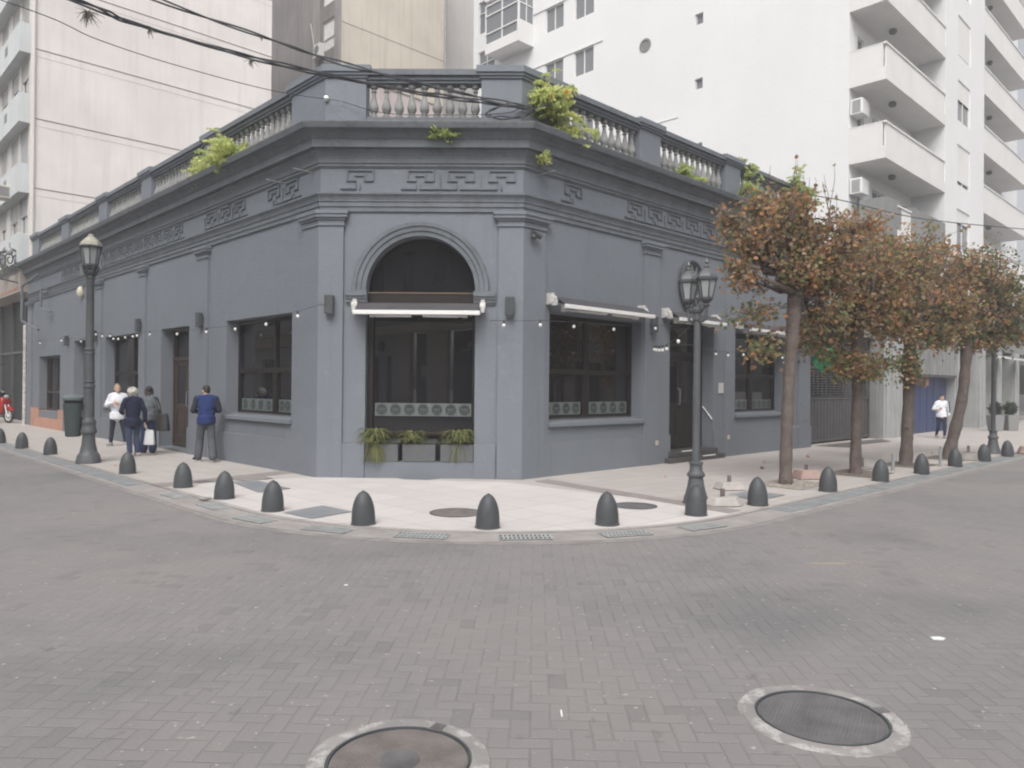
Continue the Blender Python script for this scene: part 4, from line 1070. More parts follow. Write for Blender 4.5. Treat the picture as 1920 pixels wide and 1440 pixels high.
# enclosed bay balcony on the side wall
for k in range(0, 3):
    z = 18.75 + 2.72 * k
    b_ = MB(); b_.box(FQ, 16.85, 19.3, -.05, 1.1, z, z + .45); b_.box(FQ, 16.85, 16.95, 0, 1.1, z + .45, z + 1.05)
    ob = mk("bay_balcony", b_, M_BALC, wt)
    fb = Fr(FQ.P(0, 1.1, 0), dL, -dR)
    f = bars(fb, 16.86, 19.3, z + .452, z + 2.5, -.06, -.002, .06, (18.05,), (z + 1.02, z + 1.95)); mk("glazing_bars", f, M_WHITEMETAL, ob)
    g = MB(); g.quad(fb.P(16.86, -.05, z + .45), fb.P(19.3, -.05, z + .45), fb.P(19.3, -.05, z + 2.5), fb.P(16.86, -.05, z + 2.5))
    fs_ = Fr(FQ.P(16.86, 0, 0), -dR, -dL)
    g.quad(fs_.P(0, -.03, z + 1.05), fs_.P(1.1, -.03, z + 1.05), fs_.P(1.1, -.03, z + 2.5), fs_.P(0, -.03, z + 2.5)); mk("pane", g, M_PGLASS, ob, recalc=False)
    f = bars(fs_, 0.0, 1.04, z + 1.05, z + 2.5, -.03, .0, .05, (.52,), (z + 1.95,)); mk("glazing_bars", f, M_WHITEMETAL, ob)
# street front: set back wall, balconies, pier with windows
w_ = MB(); fz_ = [6.9 + 2.70 * k for k in range(-1, 9)]
fsb = Fr(FB.P(0, -SB, 0), dR, nR)
ops = []
for z in fz_: ops += [(.75, 1.35, z + .95, z + 2.1), (2.2, 3.6, z + .12, z + 2.25), (4.5, 6.0, z + .9, z + 2.2)]
wall_cells(w_, fsb, 0, 6.45, 3.6, WTOP, ops, .12)
w_.quad(FB.P(6.45, -SB, 3.6), FB.P(6.45, .0, 3.6), FB.P(6.45, .0, WTOP), FB.P(6.45, -SB, WTOP))
mk("wall", w_, M_WHITE, wt, recalc=False)
for k, z in enumerate(fz_):
    pane_window(fsb, wt, 2.2, 3.6, z + .12, z + 2.25, .1, (2.9,), (), M_WHITEMETAL, M_PGLASS, .05); pane_window(fsb, wt, 4.5, 6.0, z + .9, z + 2.2, .1, (5.25,), (), M_WHITEMETAL, M_PGLASS, .05)
    pane_window(fsb, wt, .75, 1.35, z + .95, z + 2.1, .1, (), (), M_WHITEMETAL, M_PGLASS, .05)
def balcony(fr, u0, u1, z, dep, close=True):
    b_ = MB(); b_.box(fr, u0, u1, -dep, 0, z, z + .16)
    b_.box(fr, u0, u1, -.12, 0, z + .16, z + .42); b_.box(fr, u0, u0 + .1, -dep, -.12, z + .16, z + 1.25)
    b_.box(fr, u0 + .1, u1, -.09, -.03, z + .42, z + 1.22)
    o = mk("balcony", b_, M_BALC, wt)
    r_ = MB(); r_.box(fr, u0 - .01, u1, -.10, .01, z + 1.222, z + 1.28); r_.box(fr, u0 - .01, u0 + .11, -dep, -.10, z + 1.252, z + 1.28); mk("railing", r_, M_WHITEMETAL, o)
    l_ = MB(); l_.lathe(fr.P((u0 + u1) / 2 - .8, -dep * .5, z - .16), [(.10, 0), (.14, .08), (.10, .16)], 12); mk("ceiling_light", l_, M_MIDGREY, o)
for z in [9.6 + 2.7 * k for k in range(0, 6)]: balcony(FB, .0, 6.44, z, SB)
balcony(FB, 1.2, 6.44, 6.9, SB)
g_ = MB(); g_.box(FB, 2.6, 6.44, -.9, .02, 7.0, 8.35); g_.box(FB, .1, 1.6, -.9, -.02, 6.9, 8.3); mk("terrace_wall", g_, M_GREYB, wt)
PIER = [(6.45, 12.0)]
ops = []
for k in range(-1, 7):
    z = 9.6 + 2.7 * k; ops.append((8.05, 9.85, z + .65, z + 2.35))
w_ = MB(); wall_cells(w_, FB, 6.45, 12.0, 3.6, WTOP, ops, .14)
w_.quad(FB.P(12, 0, 3.6), FB.P(12, -SB, 3.6), FB.P(12, -SB, WTOP), FB.P(12, 0, WTOP)); mk("wall", w_, M_WHITE, wt, recalc=False)
for i, o in enumerate(ops):
    q = pane_window(FB, wt, o[0], o[1], o[2], o[3], .10, ((o[0] + o[1]) / 2,), (), M_WHITEMETAL, M_PGLASS, .05)
    s_ = MB(); hsh = (.55, 1.5, .8, 1.6, .5, 1.2, .8, .6)[i]
    s_.box(FB, o[0] + .03, o[1] - .03, -.06, -.04, o[3] - hsh, o[3]); mk("shutter", s_, M_BALC, q)
# second balcony stack
w_ = MB(); ops = []
for z in fz_: ops += [(13.6, 15.4, z + .12, z + 2.25), (17, 18.5, z + .9, z + 2.2)]
wall_cells(w_, fsb, 12, 24, 3.6, WTOP, ops, .12); mk("wall", w_, M_WHITE, wt, recalc=False)
for z in fz_: pane_window(fsb, wt, 13.6, 15.4, z + .12, z + 2.25, .1, (14.5,), (), M_WHITEMETAL, M_GLASS, .05)
for z in [9.75 + 2.7 * k for k in range(-1, 6)]: balcony(FB, 12.05, 20.5, z, SB)
for u, z, lb in ((.35, 8.55, "white louvred air conditioner on wall below the lowest corner balcony"), (.35, 11.35, "white air conditioner in the shade under the middle corner balcony")):
    o = thing("air_conditioner", lb, "air conditioner", tuple(fsb.P(u, .2, z)), "air conditioners behind white balconies")
    m = MB(); m.box(fsb, u - .3, u + .35, .02, .45, z, z + .55); mk("casing", m, M_WHITEMETAL, o, bevel=.015)
    m = MB()
    for q in range(8): m.box(fsb, u - .308, u - .3, .10, .38, z + .06 + q * .056, z + .09 + q * .056)
    mk("louvres", m, M_MIDGREY, o)
# ground floor of the tower
g_ = MB()
g_.quad(FB.P(0, 0, 3.6), FB.P(24, 0, 3.6), FB.P(24, -SB, 3.6), FB.P(0, -SB, 3.6))
g_.box(FB, 0, 24, -.6, -.0, 3.55, 5.4); g_.box(FB, 8.2, 24, -1.2, -1.0, -.05, 3.55); g_.box(FB, 0.0, .02, -4, -.01, -.05, 3.6)
mk("ground_floor_wall", g_, M_GREYB, wt)
M_PILG = mat("pale_grey_pillar", (0.36, 0.37, 0.37), 0.8, .2, var=.1, scale=1.5, streak=.4)
for a, b in ((0.02, 1.75), (7.95, 8.75), (11.2, 12.2), (14.2, 15.0), (17.5, 18.4)):
    p_ = MB(); p_.box(FB, a, b, -.62, .0 + .02, -.05, 3.548)
    n_ = max(2, int((b - a) / .42))
    for k in range(n_): p_.box(FB, a + (b - a) * (k + .12) / n_, a + (b - a) * (k + .88) / n_, .021, .10, -.05, 3.548)
    mk("fluted_pillar", p_, M_PILG, wt, bevel=.02)
fc = MB()
for k in range(12): fc.box(FB, 1.8 + k * .51, 1.8 + k * .51 + .40, -.3, .14, 2.25, 3.548)
fc.box(FB, 1.76, 7.94, -.35, .04, 2.18, 3.549); mk("fluted_canopy", fc, M_GREYB, wt, bevel=.02)
dr = MB()
for k in range(14): dr.box(FB, 2.2 + k * .405, 2.2 + k * .405 + .395, -.36, -.30 - .012 * (k % 2), 0, 2.178)
bd = mk("blue_gate", dr, M_BLUEDOOR, wt)
nt_ = MB(); nt_.box(FB, 5.2, 5.6, -.30, -.285, 1.85, 2.1); mk("notice", nt_, mat("red_white_notice", (0.55, 0.25, 0.24), 0.6, var=.4, scale=14), bd)
dk = MB(); dk.box(FB, 8.76, 11.19, -.62, -.55, 0, 3.4); mk("dark_doorway", dk, M_SHOP, wt)
dk = MB(); dk.box(FB, 12.3, 14.1, -.95, -.6, .0, 3.1); dk.box(FB, 15.1, 17.4, -.95, -.6, .3, 3.1); dk.box(FB, 18.6, 23.5, -.95, -.6, .3, 3.1); mk("shop_window", dk, M_GLASS, wt)
for u0, u1, lb in ((12.2, 14.4, "distant white awning bar right of the far trees, nearer of two"), (15.0, 17.6, "distant white awning bar at right edge, farther of two")):
    o = thing("awning", lb, "awning", tuple(FB.P(u0, .1, 3.3)), "distant awnings on the white tower")
    m = MB(); m.box(FB, u0, u1, .55, .62, 3.15, 3.24); mk("front_bar", m, M_WHITEMETAL, o)
    m = MB(); m.box(FB, u0 + .05, u1 - .05, .1, .55, 3.24, 3.28); mk("fabric", m, M_AWN, o)
# ---- garage between corner building and tower
ga = thing("garage_building", "low dark garage with mesh gate between the corner building and white tower", "garage", tuple(FR.P(14.6, -.4, 0)))
w_ = MB(); w_.box(FR, LEN_R + .01, S0 - .04, -.5, -.2, 3.4, 5.0); w_.box(FR, LEN_R + .01, S0 - .04, -6, -5.9, 0, 4.8); w_.box(FR, LEN_R + .01, S0 - .04, -5.9, -.5, 4.7, 4.9); mk("wall", w_, M_MIDGREY, ga)
g_ = MB(); u0, u1 = LEN_R + .25, S0 - .3
for k in range(int((u1 - u0) / .115)): g_.box(FR, u0 + k * .115, u0 + k * .115 + .085, -.42, -.385 - .006 * (k % 2), .12, 1.35)
g_.box(FR, u0, u1, -.44, -.37, .06, .12); g_.box(FR, u0, u1, -.44, -.37, 1.35, 1.41); g_.box(FR, u0, u1, -.44, -.37, 3.3, 3.4); g_.box(FR, u0 - .07, u0 - .002, -.45, -.36, .05, 3.42); g_.box(FR, u1 + .002, u1 + .07, -.45, -.36, .05, 3.42); g_.box(FR, u0, u1, -.435, -.375, 2.3, 2.34)
gt_ = mk("gate", g_, mat("dark_grey_gate", (0.085, 0.083, 0.085), 0.5, var=.15), ga)
m = MB()
z = 1.45
while z < 3.3: m.box(FR, u0, u1, -.41, -.396, z, z + .012); z += .075
u = u0
while u < u1: m.box(FR, u, u + .012, -.425, -.412, 1.41, 3.3); u += .30
mk("mesh_grille", m, mat("mesh_metal", (0.20, 0.20, 0.205), 0.4), gt_)
for a, b in ((LEN_R + .01, LEN_R + .24), (S0 - .29, S0 - .04)):
    p_ = MB(); p_.box(FR, a, b, -.5, -.15, 0, 3.4); mk("post", p_, M_MIDGREY, ga)
dkb = MB(); dkb.box(FR, LEN_R + .1, S0 - .1, -5.2, -5.15, 0, 4.6); mk("dark_backdrop", dkb, M_SHOP, ga)  # near-black backdrop added for the dark depth of the garage
dk = MB(); dk.fprism([(q.x, q.y) for q in (FR.P(12.2, .0, 0), FR.P(17.2, -.0, 0), FR.P(16.0, .75, 0), FR.P(13.6, .55, 0), FR.P(12.4, .9, 0))], .004, .010); 
setp(mk("driveway_shadow", dk, mat("driveway_shadow_dark", (0.13, 0.12, 0.115), 0.8, var=.2, scale=2)), kind="structure")  # driveway recess: step shadow put into the dark colour of this wedge
# car parked in the garage behind the mesh
cr = thing("parked_car", "pale car parked inside the garage behind the dark mesh gate", "car", tuple(FR.P(14.6, -3.0, 0)))
prof = [(-2.0, .35), (-2.05, .75), (-1.2, .95), (-.6, 1.42), (.8, 1.45), (1.5, 1.0), (2.05, .9), (2.1, .35)]
m = MB(); m.wprism(FR, [(14.6 + a, z) for a, z in prof], -3.8, -2.2); mk("body", m, mat("pale_car_paint", (0.35, 0.36, 0.38), 0.3, .6), cr, bevel=.08, smooth=True)
m = MB(); m.wprism(FR, [(14.6 - 1.0, .98), (14.6 - .5, 1.36), (14.6 + .7, 1.38), (14.6 + 1.3, 1.02)], -2.199, -2.18); mk("window", m, M_GLASS, cr)
for x in (-1.3, 1.35):
    m = MB(); m.lathe(FR.P(14.6 + x, -2.3, .33), [(.33, 0), (.33, .12), (.2, .13)], 20, 0, nR.to_track_quat('Z', 'Y').to_matrix()); mk("wheel", m, M_BLACK, cr)

# ---- blocks across the streets (seen in the window reflections)
M_OPP = mat("ochre_stone_front", (0.42, 0.35, 0.27), 0.8, var=.12, scale=1, streak=.2)
M_OPPW = mat("pale_plaster_front", (0.46, 0.45, 0.44), 0.8, var=.08, scale=1, streak=.2)
def opposite(name, label, fr, L_, h, m1, m2, base_n):
    o = thing(name, label, "building", tuple(fr.P(0, 0, 0)))
    w_ = MB(); ops = []
    n = int(L_ / base_n)
    for k in range(n):
        u = base_n * k
        ops.append((u + .9, u + base_n - .7, .05, 3.1))
        z = 5.0
        while z + 2 < h:
            ops.append((u + 1.3, u + base_n - 1.2, z, z + 1.9)); z += 3.2
    wall_cells(w_, fr, 0, L_, -.05, h, ops, .3); 
    w_.quad(fr.P(0, 0, h), fr.P(L_, 0, h), fr.P(L_, -12, h), fr.P(0, -12, h)); w_.quad(fr.P(0, 0, 0), fr.P(0, -12, 0), fr.P(0, -12, h), fr.P(0, 0, h)); w_.quad(fr.P(L_, 0, 0), fr.P(L_, -12, 0), fr.P(L_, -12, h), fr.P(L_, 0, h))
    mk("wall", w_, m1, o, recalc=False)
    c_ = MB(); c_.box(fr, -.05, L_ + .05, -.02, .35, 3.7, 4.3); c_.box(fr, -.1, L_ + .1, -.02, .5, 4.302, 4.5); mk("fascia", c_, m2, o)
    for a, b, c, d in ops: 
        pane_window(fr, o, a, b, c, d, .25, ((a + b) / 2,), (), M_FRAME, M_GLASS, .08)
    return o
M_MAROON = mat("dusky_upper_front", (0.10, 0.092, 0.098), 0.8, .2, var=.15, scale=1)
M_PILLAR = mat("cream_stone_pillar", (0.62, 0.53, 0.42), 0.8, .2, var=.1, scale=1.5)
ang = Fr(ab(34, 17.5), dR, -nR)
od = thing("corner_shop_building", "cream pillared shop building across the junction, mirrored in the arched corner window", "building", tuple(ang.P(12, 0, 0)))
w_ = MB(); ops = [(u, u + 1.2, 7.6, 9.8) for u in (2.2, 5.4, 8.6, 11.8, 15.0, 18.2)]
sh_ = Fr(ang.P(0, 0, 0), dR, -nR)
wall_cells(w_, sh_, 0, 21.7, 7.0, 12.0, ops, .25); w_.quad(ang.P(21.7, 0, 0), ang.P(21.7, -14, 0), ang.P(21.7, -14, 12), ang.P(21.7, 0, 12)); w_.quad(ang.P(0, 0, 12), ang.P(21.7, 0, 12), ang.P(21.7, -14, 12), ang.P(0, -14, 12))
mk("upper_wall", w_, M_MAROON, od, recalc=False)
for o in ops: pane_window(ang, od, o[0], o[1], o[2], o[3], .2, ((o[0] + o[1]) / 2,), (), M_FRAME, M_GLASS, .07)
w_ = MB(); w_.box(ang, 0, 21.7, -.3, .02, 5.35, 7.0); mk("middle_wall", w_, mat("grey_plaster_front", (0.30, 0.31, 0.315), 0.8, .2, var=.1), od)
w_ = MB(); w_.box(ang, 0, 21.7, -.3, .30, 4.85, 5.348); mk("fascia", w_, M_PILLAR, od)
w_ = MB(); wall_cells(w_, ang, 4.6, 8.2, 0, 4.85, [(5.5, 6.15, 0.02, 3.6), (6.9, 7.5, 0.02, 3.55)], .25); w_.box(ang, 0, 4.6, -.3, 0, 0, 4.85); mk("white_wall", w_, M_OPPW, od, recalc=False)
for a, b in ((5.5, 6.15), (6.9, 7.5)): pane_window(ang, od, a, b, .02, 3.55, .2, (), (2.4,), M_FRAME, M_GLASS, .07)
for a, b in ((8.2, 9.4), (11.05, 12.9), (15.6, 17.0), (20.2, 21.7)):
    w_ = MB(); w_.box(ang, a, b, -.3, .015, 0, 4.849); mk("pillar", w_, M_PILLAR, od)
for a, b in ((9.4, 11.05), (12.9, 15.6), (17.0, 20.2)):
    w_ = MB(); w_.box(ang, a, b, -.6, -.5, 0, 4.84); mk("shopfront", w_, M_SHOP, od)
w_ = MB(); w_.lathe(ang.P(6.45, .05, 4.15), [(.34, 0), (.34, .1), (.02, .11)], 20, 0, (-nR).to_track_quat('Z', 'Y').to_matrix()); mk("round_sign", w_, M_SHOP, od)
w_ = MB(); w_.box(ang, 13.6, 15.4, -.5, -.47, 3.72, 3.76); mk("sign_line", w_, M_WHITEMETAL, od)
w_ = MB(); w_.box(ang, 9.9, 10.6, -.5, -.48, 2.2, 2.9); mk("notice", w_, M_OPPW, od)
oa = opposite("pale_terrace", "pale terrace across the left street, mirrored in the left windows", Fr(ab(12.3, 0), dL, -nL), 40, 8.2, M_OPPW, M_OPP, 3.6)
ob_ = opposite("stone_terrace", "stone terrace across the right street, mirrored in the right windows", Fr(ab(0, 17.5), dR, -nR), 42, 5.8, M_OPP, M_OPPW, 4.0)
tc = bpy.data.curves.new("shop_lettering", 'FONT'); tc.body = "Pena"; tc.size = .62; tc.extrude = .02
to = bpy.data.objects.new("shop_lettering", tc); COL.objects.link(to)
bpy.context.view_layer.update()
tm = bpy.data.meshes.new_from_object(to.evaluated_get(bpy.context.evaluated_depsgraph_get())); bpy.data.objects.remove(to)
tm.materials.clear(); tm.materials.append(M_WHITEMETAL)
to = bpy.data.objects.new("shop_lettering", tm); COL.objects.link(to); to.parent = od
to.location = ang.P(15.35, -.46, 3.86) - OFF[od.name]
_z = ang.n; _y = UP; _x = UP.cross(ang.n)
to.rotation_euler = Matrix((_x, _y, _z)).transposed().to_euler()
# ------------------------------------------------------------------ street furniture
M_BOLL = mat("bollard_cast_iron", (0.066, 0.071, 0.077), 0.5, 0.4, var=.12, scale=5, bump=.003, bscale=60, dirt=.10, dirtc=(.15, .145, .14))
b0 = MB()
prof = [(.148, 0), (.150, .014), (.140, .018), (.140, .03)] + [(.140 * sqrt(max(0, 1 - ((z - .05) / .345) ** 2.1)) + .0, z) for z in (.05, .09, .14, .19, .235, .275, .31, .338, .36, .376, .387)] + [(.012, .393)]
b0.lathe((0, 0, 0), prof, 32)
b0.lathe((0, 0, .30), [(.006, .09), (.016, .09), (.016, .098), (.006, .102)], 8)
bsrc = mk("bollard", b0, M_BOLL, None, smooth=True)
BL = [((-12.30, 18.83), "low dark bollard farthest left but one, beyond the left lamp post"), ((-10.59, 17.22), "low dark bollard just left of the left lamp post"),
      ((-13.94, 20.43), "dark bollard cut by the left edge of the frame"),
      ((-7.01, 13.70), "dark bollard just right of left lamp, below the women"), ((-5.22, 11.93), "tall looking bollard below the man in the navy top"),
      ((-4.13, 10.80), "bollard with broken kerb stone at its left foot"), ((-3.11, 9.79), "bollard between the two blue grey steel plates"),
      ((-1.75, 8.91), "bollard right of the steel plate, left of the arched window's centre"), ((-0.27, 8.75), "bollard partly covering the brown manhole cover, nearest the camera"),
      ((1.16, 9.02), "bollard touching the left end of the grey manhole cover"), ((2.41, 9.76), "bollard standing directly before the two lantern lamp post"),
      ((3.51, 10.66), "bollard right of the white concrete blocks, left of the first tree"), ((5.15, 12.18), "bollard right of the first tree and brick red concrete block"),
      ((6.70, 13.60), "bollard with thin steel post behind it, right of second tree"), ((8.15, 14.89), "bollard right of the third tree trunk"),
      ((9.72, 16.42), "bollard at the foot of the leaning fourth tree"), ((11.19, 17.74), "far bollard left of the distant lamp post"), ((12.65, 19.11), "farthest bollard near the right edge of the frame")]
for i, ((x, y), lb) in enumerate(BL):
    o = bsrc if i == 0 else bsrc.copy()
    if i: COL.objects.link(o)
    o.location = (x, y, .002); o.rotation_euler = (0.02 * sin(i * 2.1), 0.02 * cos(i * 1.7), i * .7)
    setp(o, lb, "bollard", "bullet shaped bollards along the kerb")
m = MB(); m.fprism([(-4.45, 10.66), (-4.33, 10.60), (-4.26, 10.70), (-4.40, 10.76)], 0, .035)
setp(mk("broken_kerb_stone", m, M_DRAIN, loc=(-4.35, 10.68, 0), bevel=.01), "broken piece of kerb stone lying beside a bollard", "stone")

def lantern(mb_f, mb_g, mb_t, c, r0, r1, h, n=6, roof=.16):
    """faceted tapering lantern, base at c; frame, glass, roof"""
    c = Vector(c)
    mb_f.lathe(c, [(r0 * .5, -.06), (r0 * 1.02, -.02), (r0 * 1.08, .0), (r0 * 1.05, .02)], n)
    mb_f.lathe(c + UP * h, [(r1 * 1.02, -.012), (r1 * 1.16, .0), (r1 * 1.16, .035), (r1 * 1.05, .045)], n)
    for k in range(n):
        w_ = 2 * pi * (k + .5) / n
        mb_f.tube([c + Vector((r0 * cos(w_), r0 * sin(w_), .01)), c + Vector((r1 * cos(w_), r1 * sin(w_), h))], .011, 5)
    mb_g.lathe(c, [(r0 * .94, .015), (r1 * .94, h - .01)], n)
    mb_t.lathe(c + UP * (h + .04), [(r1 * 1.08, 0), (r1 * .95, roof * .35), (r1 * .5, roof * .85), (r1 * .30, roof), (r1 * .30, roof + .03), (r1 * .2, roof + .05)], n)

# left lamp: tall post, single lantern
lp_ = thing("street_lamp", "tall grey street lamp with one big lantern beside the left street", "street lamp", (-8.72, 15.46, 0))
c = Vector((-8.72, 15.46, 0))
m = MB()
m.lathe(c, [(.235, 0), (.235, .06), (.22, .09), (.215, .15), (.19, .19), (.165, .22), (.15, .30), (.128, .40), (.118, .56), (.120, .60), (.15, .62), (.155, .66), (.145, .70), (.13, .74), (.125, .80), (.135, .82), (.135, .86), (.105, .90), (.10, .95)], 20)
mk("base", m, M_LAMP, lp_, smooth=True)
m = MB()
m.lathe(c, [(.10, .95), (.098, 1.55), (.115, 1.56), (.115, 1.60), (.098, 1.61), (.095, 1.66), (.112, 1.67), (.112, 1.69), (.095, 1.70), (.092, 2.24), (.106, 2.25), (.106, 2.28), (.086, 2.29), (.086, 2.32), (.102, 2.33), (.102, 2.35), (.082, 2.37), (.070, 3.72), (.078, 3.74), (.078, 3.78), (.066, 3.79)], 16)
mk("post", m, M_LAMP, lp_, smooth=True)
f, g, t = MB(), MB(), MB()
f.lathe(c, [(.066, 3.79), (.09, 3.80), (.09, 3.84), (.075, 3.86), (.11, 3.90), (.125, 3.95), (.10, 3.97), (.14, 4.02), (.15, 4.05)], 16)
for k in range(8):
    a = 2 * pi * k / 8; f.tube([c + Vector((.08 * cos(a), .08 * sin(a), 3.84)), c + Vector((.13 * cos(a), .13 * sin(a), 3.93)), c + Vector((.16 * cos(a), .16 * sin(a), 4.06))], .014, 5)
lantern(f, g, t, c + UP * 4.08, .135, .195, .36, 8, .19)
mk("lantern_frame", f, M_IRON, lp_); mk("lantern_glass", g, M_LAMPGLASS, lp_); mk("lantern_roof", t, mat("weathered_lantern_roof", (0.34, 0.325, 0.27), 0.6, var=.2, scale=8), lp_)
# litter bin on it
lb_ = thing("litter_bin", "dark green grey litter bin hung on the left lamp post", "litter bin", (-9.03, 15.42, .55))
c = Vector((-9.02, 15.42, 0))
m = MB(); m.lathe(c, [(.13, .545), (.145, .56), (.185, 1.15), (.19, 1.23)], 20); mk("bin_body", m, mat("bin_plastic", (0.055, 0.068, 0.070), 0.5, .4, var=.1), lb_, smooth=True)
m = MB(); m.lathe(c, [(.195, 1.29), (.205, 1.31), (.20, 1.35), (.15, 1.39), (.02, 1.405)], 20); mk("lid", m, mat("bin_lid", (0.13, 0.16, 0.165), 0.5, .4), lb_, smooth=True)
m = MB(); m.lathe(c, [(.17, 1.22), (.17, 1.30)], 16); mk("opening", m, M_BLACK, lb_)
m = MB(); m.box(FW, c.x + .15, c.x + .24, c.y - .02, c.y + .02, .95, 1.1); mk("bracket", m, M_IRON, lb_)

# two lantern lamp
def twin_lamp(loc, rz, label):
    o = thing("street_lamp", label, "street lamp", (0, 0, 0), "grey lamp posts with two lanterns")
    m = MB(); c = Vector((0, 0, 0))
    m.lathe(c, [(.19, 0), (.19, .03), (.175, .05), (.165, .10), (.15, .14), (.12, .26), (.105, .36), (.10, .38), (.125, .40), (.128, .43), (.115, .45), (.09, .48), (.088, .56), (.098, .57), (.098, .60), (.058, .61)], 20)
    mk("base", m, M_LAMP, o, smooth=True)
    m = MB(); m.lathe(c, [(.056, .61), (.050, 2.45), (.046, 2.62), (.066, 2.63), (.066, 2.66), (.05, 2.67), (.05, 2.72), (.075, 2.74), (.08, 2.78), (.05, 2.82)], 16); mk("post", m, M_LAMP, o, smooth=True)
    m = MB()
    for s_ in (-1, 1):
        m.tube([Vector((0, 0, 2.66)), Vector((s_ * .08, 0, 2.60)), Vector((s_ * .155, 0, 2.63)), Vector((s_ * .172, 0, 2.74)), Vector((s_ * .172, 0, 2.86))], .024, 8)
        m.tube([Vector((0, 0, 2.80)), Vector((s_ * .1, 0, 2.76)), Vector((s_ * .15, 0, 2.82))], .016, 6)
        m.lathe((s_ * .172, 0, 2.80), [(.03, 0), (.055, .03), (.03, .05), (.045, .08)], 10)
    mk("arm", m, M_LAMP, o, smooth=True)
    for s_ in (-1, 1):
        f, g, t = MB(), MB(), MB()
        lantern(f, g, t, (s_ * .172, 0, 2.92), .085, .135, .26, 6, .13)
        t.lathe((s_ * .172, 0, 3.24), [(.04, .10), (.045, .13), (.022, .14), (.02, .17), (.034, .19), (.02, .21), (.012, .23), (.006, .28)], 8)
        lf = mk("lantern", f, M_IRON, o); mk("lantern_glass", g, M_LAMPGLASS, lf); mk("lantern_roof", t, mat("lantern_roof_metal", (0.12, 0.125, 0.13), 0.35, .5, .3, var=.15), lf)
    o.location = loc; o.rotation_euler = (0, 0, rz)
    return o
tl = twin_lamp((2.64, 10.71, 0), radians(-57), "grey lamp post with two lanterns standing before the entrance door")
dup(tl, (12.78, 19.89, 0), radians(45), "distant two lantern lamp post beyond the trees at far right")

# concrete blocks with cut-off posts
def stump(x, y, label, c, w_, h, post, seed, rough=False):
    o = thing("concrete_block", label, "concrete block", (x, y, 0), "concrete blocks with cut off steel posts")
    m = MB(); random.seed(seed)
    n = 9 if rough else 4
    b = []; t = []
    for k in range(n):
        a = 2 * pi * (k + .5) / n + .2
        r = w_ * (random.uniform(.85, 1.1) if rough else 1)
        b.append(Vector((x + r * cos(a), y + r * .8 * sin(a), .006))); t.append(Vector((x + r * .74 * cos(a), y + r * .6 * sin(a), h * (random.uniform(.85, 1.05) if rough else 1))))
    m.prism(b, t); mk("block", m, c, o, bevel=.012)
    m = MB(); m.lathe((x, y, h - .02), [(.032, 0), (.032, post - h), (.024, post - h), (.024, post - h - .02)], 12); mk("post", m, mat("rusty_post", (.15, .125, .115), .7, var=.3, scale=10), o)
M_CON = mat("pale_broken_concrete", (.40, .375, .355), .85, var=.15, scale=6, bump=.01, bscale=20, dirt=.4, dirtc=(.25, .23, .22))
M_CONR = mat("reddish_concrete", (.36, .26, .23), .85, var=.15, scale=5, bump=.006)
M_CON2 = mat("mid_concrete", (.24, .225, .21), .85, var=.2, scale=5, bump=.006)
stump(3.57, 12.27, "cream concrete block with rusty stub post just right of near lamp, rear one", M_CON, .30, .13, .25, 1)
stump(3.00, 10.63, "rough whitish concrete lump with rusty stub post beside the near lamp base", M_CON, .28, .13, .25, 2, True)
stump(5.44, 13.82, "brick red concrete block with stub post right of the first tree", M_CONR, .30, .17, .29, 3)
stump(7.30, 15.60, "low dark concrete block with stub post right of the second tree", M_CON2, .24, .06, .26, 4, True)
stump(10.95, 17.96, "grey concrete block with stub post right of the leaning tree", M_CON2, .34, .19, .36, 5, True)
stump(13.75, 19.85, "reddish concrete block with stub post at the right frame edge", M_CONR, .36, .2, .36, 6, True)
for x, y, h, lb in ((7.79, 15.30, .34, "thin pale steel post standing behind a bollard after the second tree"), (9.38, 16.39, .42, "thin pale steel post standing left of the leaning tree")):
    m = MB(); m.lathe((x, y, 0), [(.045, 0), (.04, .02), (.033, .03), (.033, h), (.028, h + .01)], 12)
    setp(mk("steel_post", m, M_GREYB, loc=(x, y, 0), smooth=True), lb, "post")
# planters by the far wall
for (x, y), lb in (((20.07, 31.10), "pale square planter with dark bush by far wall, left of two"), ((20.9, 31.4), "pale square planter with dark bush by far wall, right of two")):
    o = thing("bush_planter", lb, "planter", (x, y, 0), "bush planters by the far wall")
    m = MB(); P = [Vector((x + a * .20, y + b * .20, 0)) for a, b in ((-1, -1), (1, -1), (1, 1), (-1, 1))]; m.prism(P, [Vector((x + a * .25, y + b * .25, .66)) for a, b in ((-1, -1), (1, -1), (1, 1), (-1, 1))]); mk("pot", m, M_GREYB, o, bevel=.02)
    m = MB(); random.seed(int(x * 10))
    for k in range(420):
        v = Vector((random.gauss(0, 1), random.gauss(0, 1), random.gauss(0, 1))).normalized() * random.uniform(.5, 1)
        q = Vector((x, y, .92)) + Vector((v.x * .24, v.y * .24, v.z * .30)); a = Vector((random.gauss(0, 1), random.gauss(0, 1), random.gauss(0, 1))).normalized(); b = a.orthogonal()
        m.add([q, q + a * .08 + b * .03, q + a * .15, q + a * .08 - b * .03], [(0, 1, 2, 3)])
    mk("bush", m, mat("dark_bush_leaf", (.035, .05, .028), .7, var=.3), o, recalc=False)

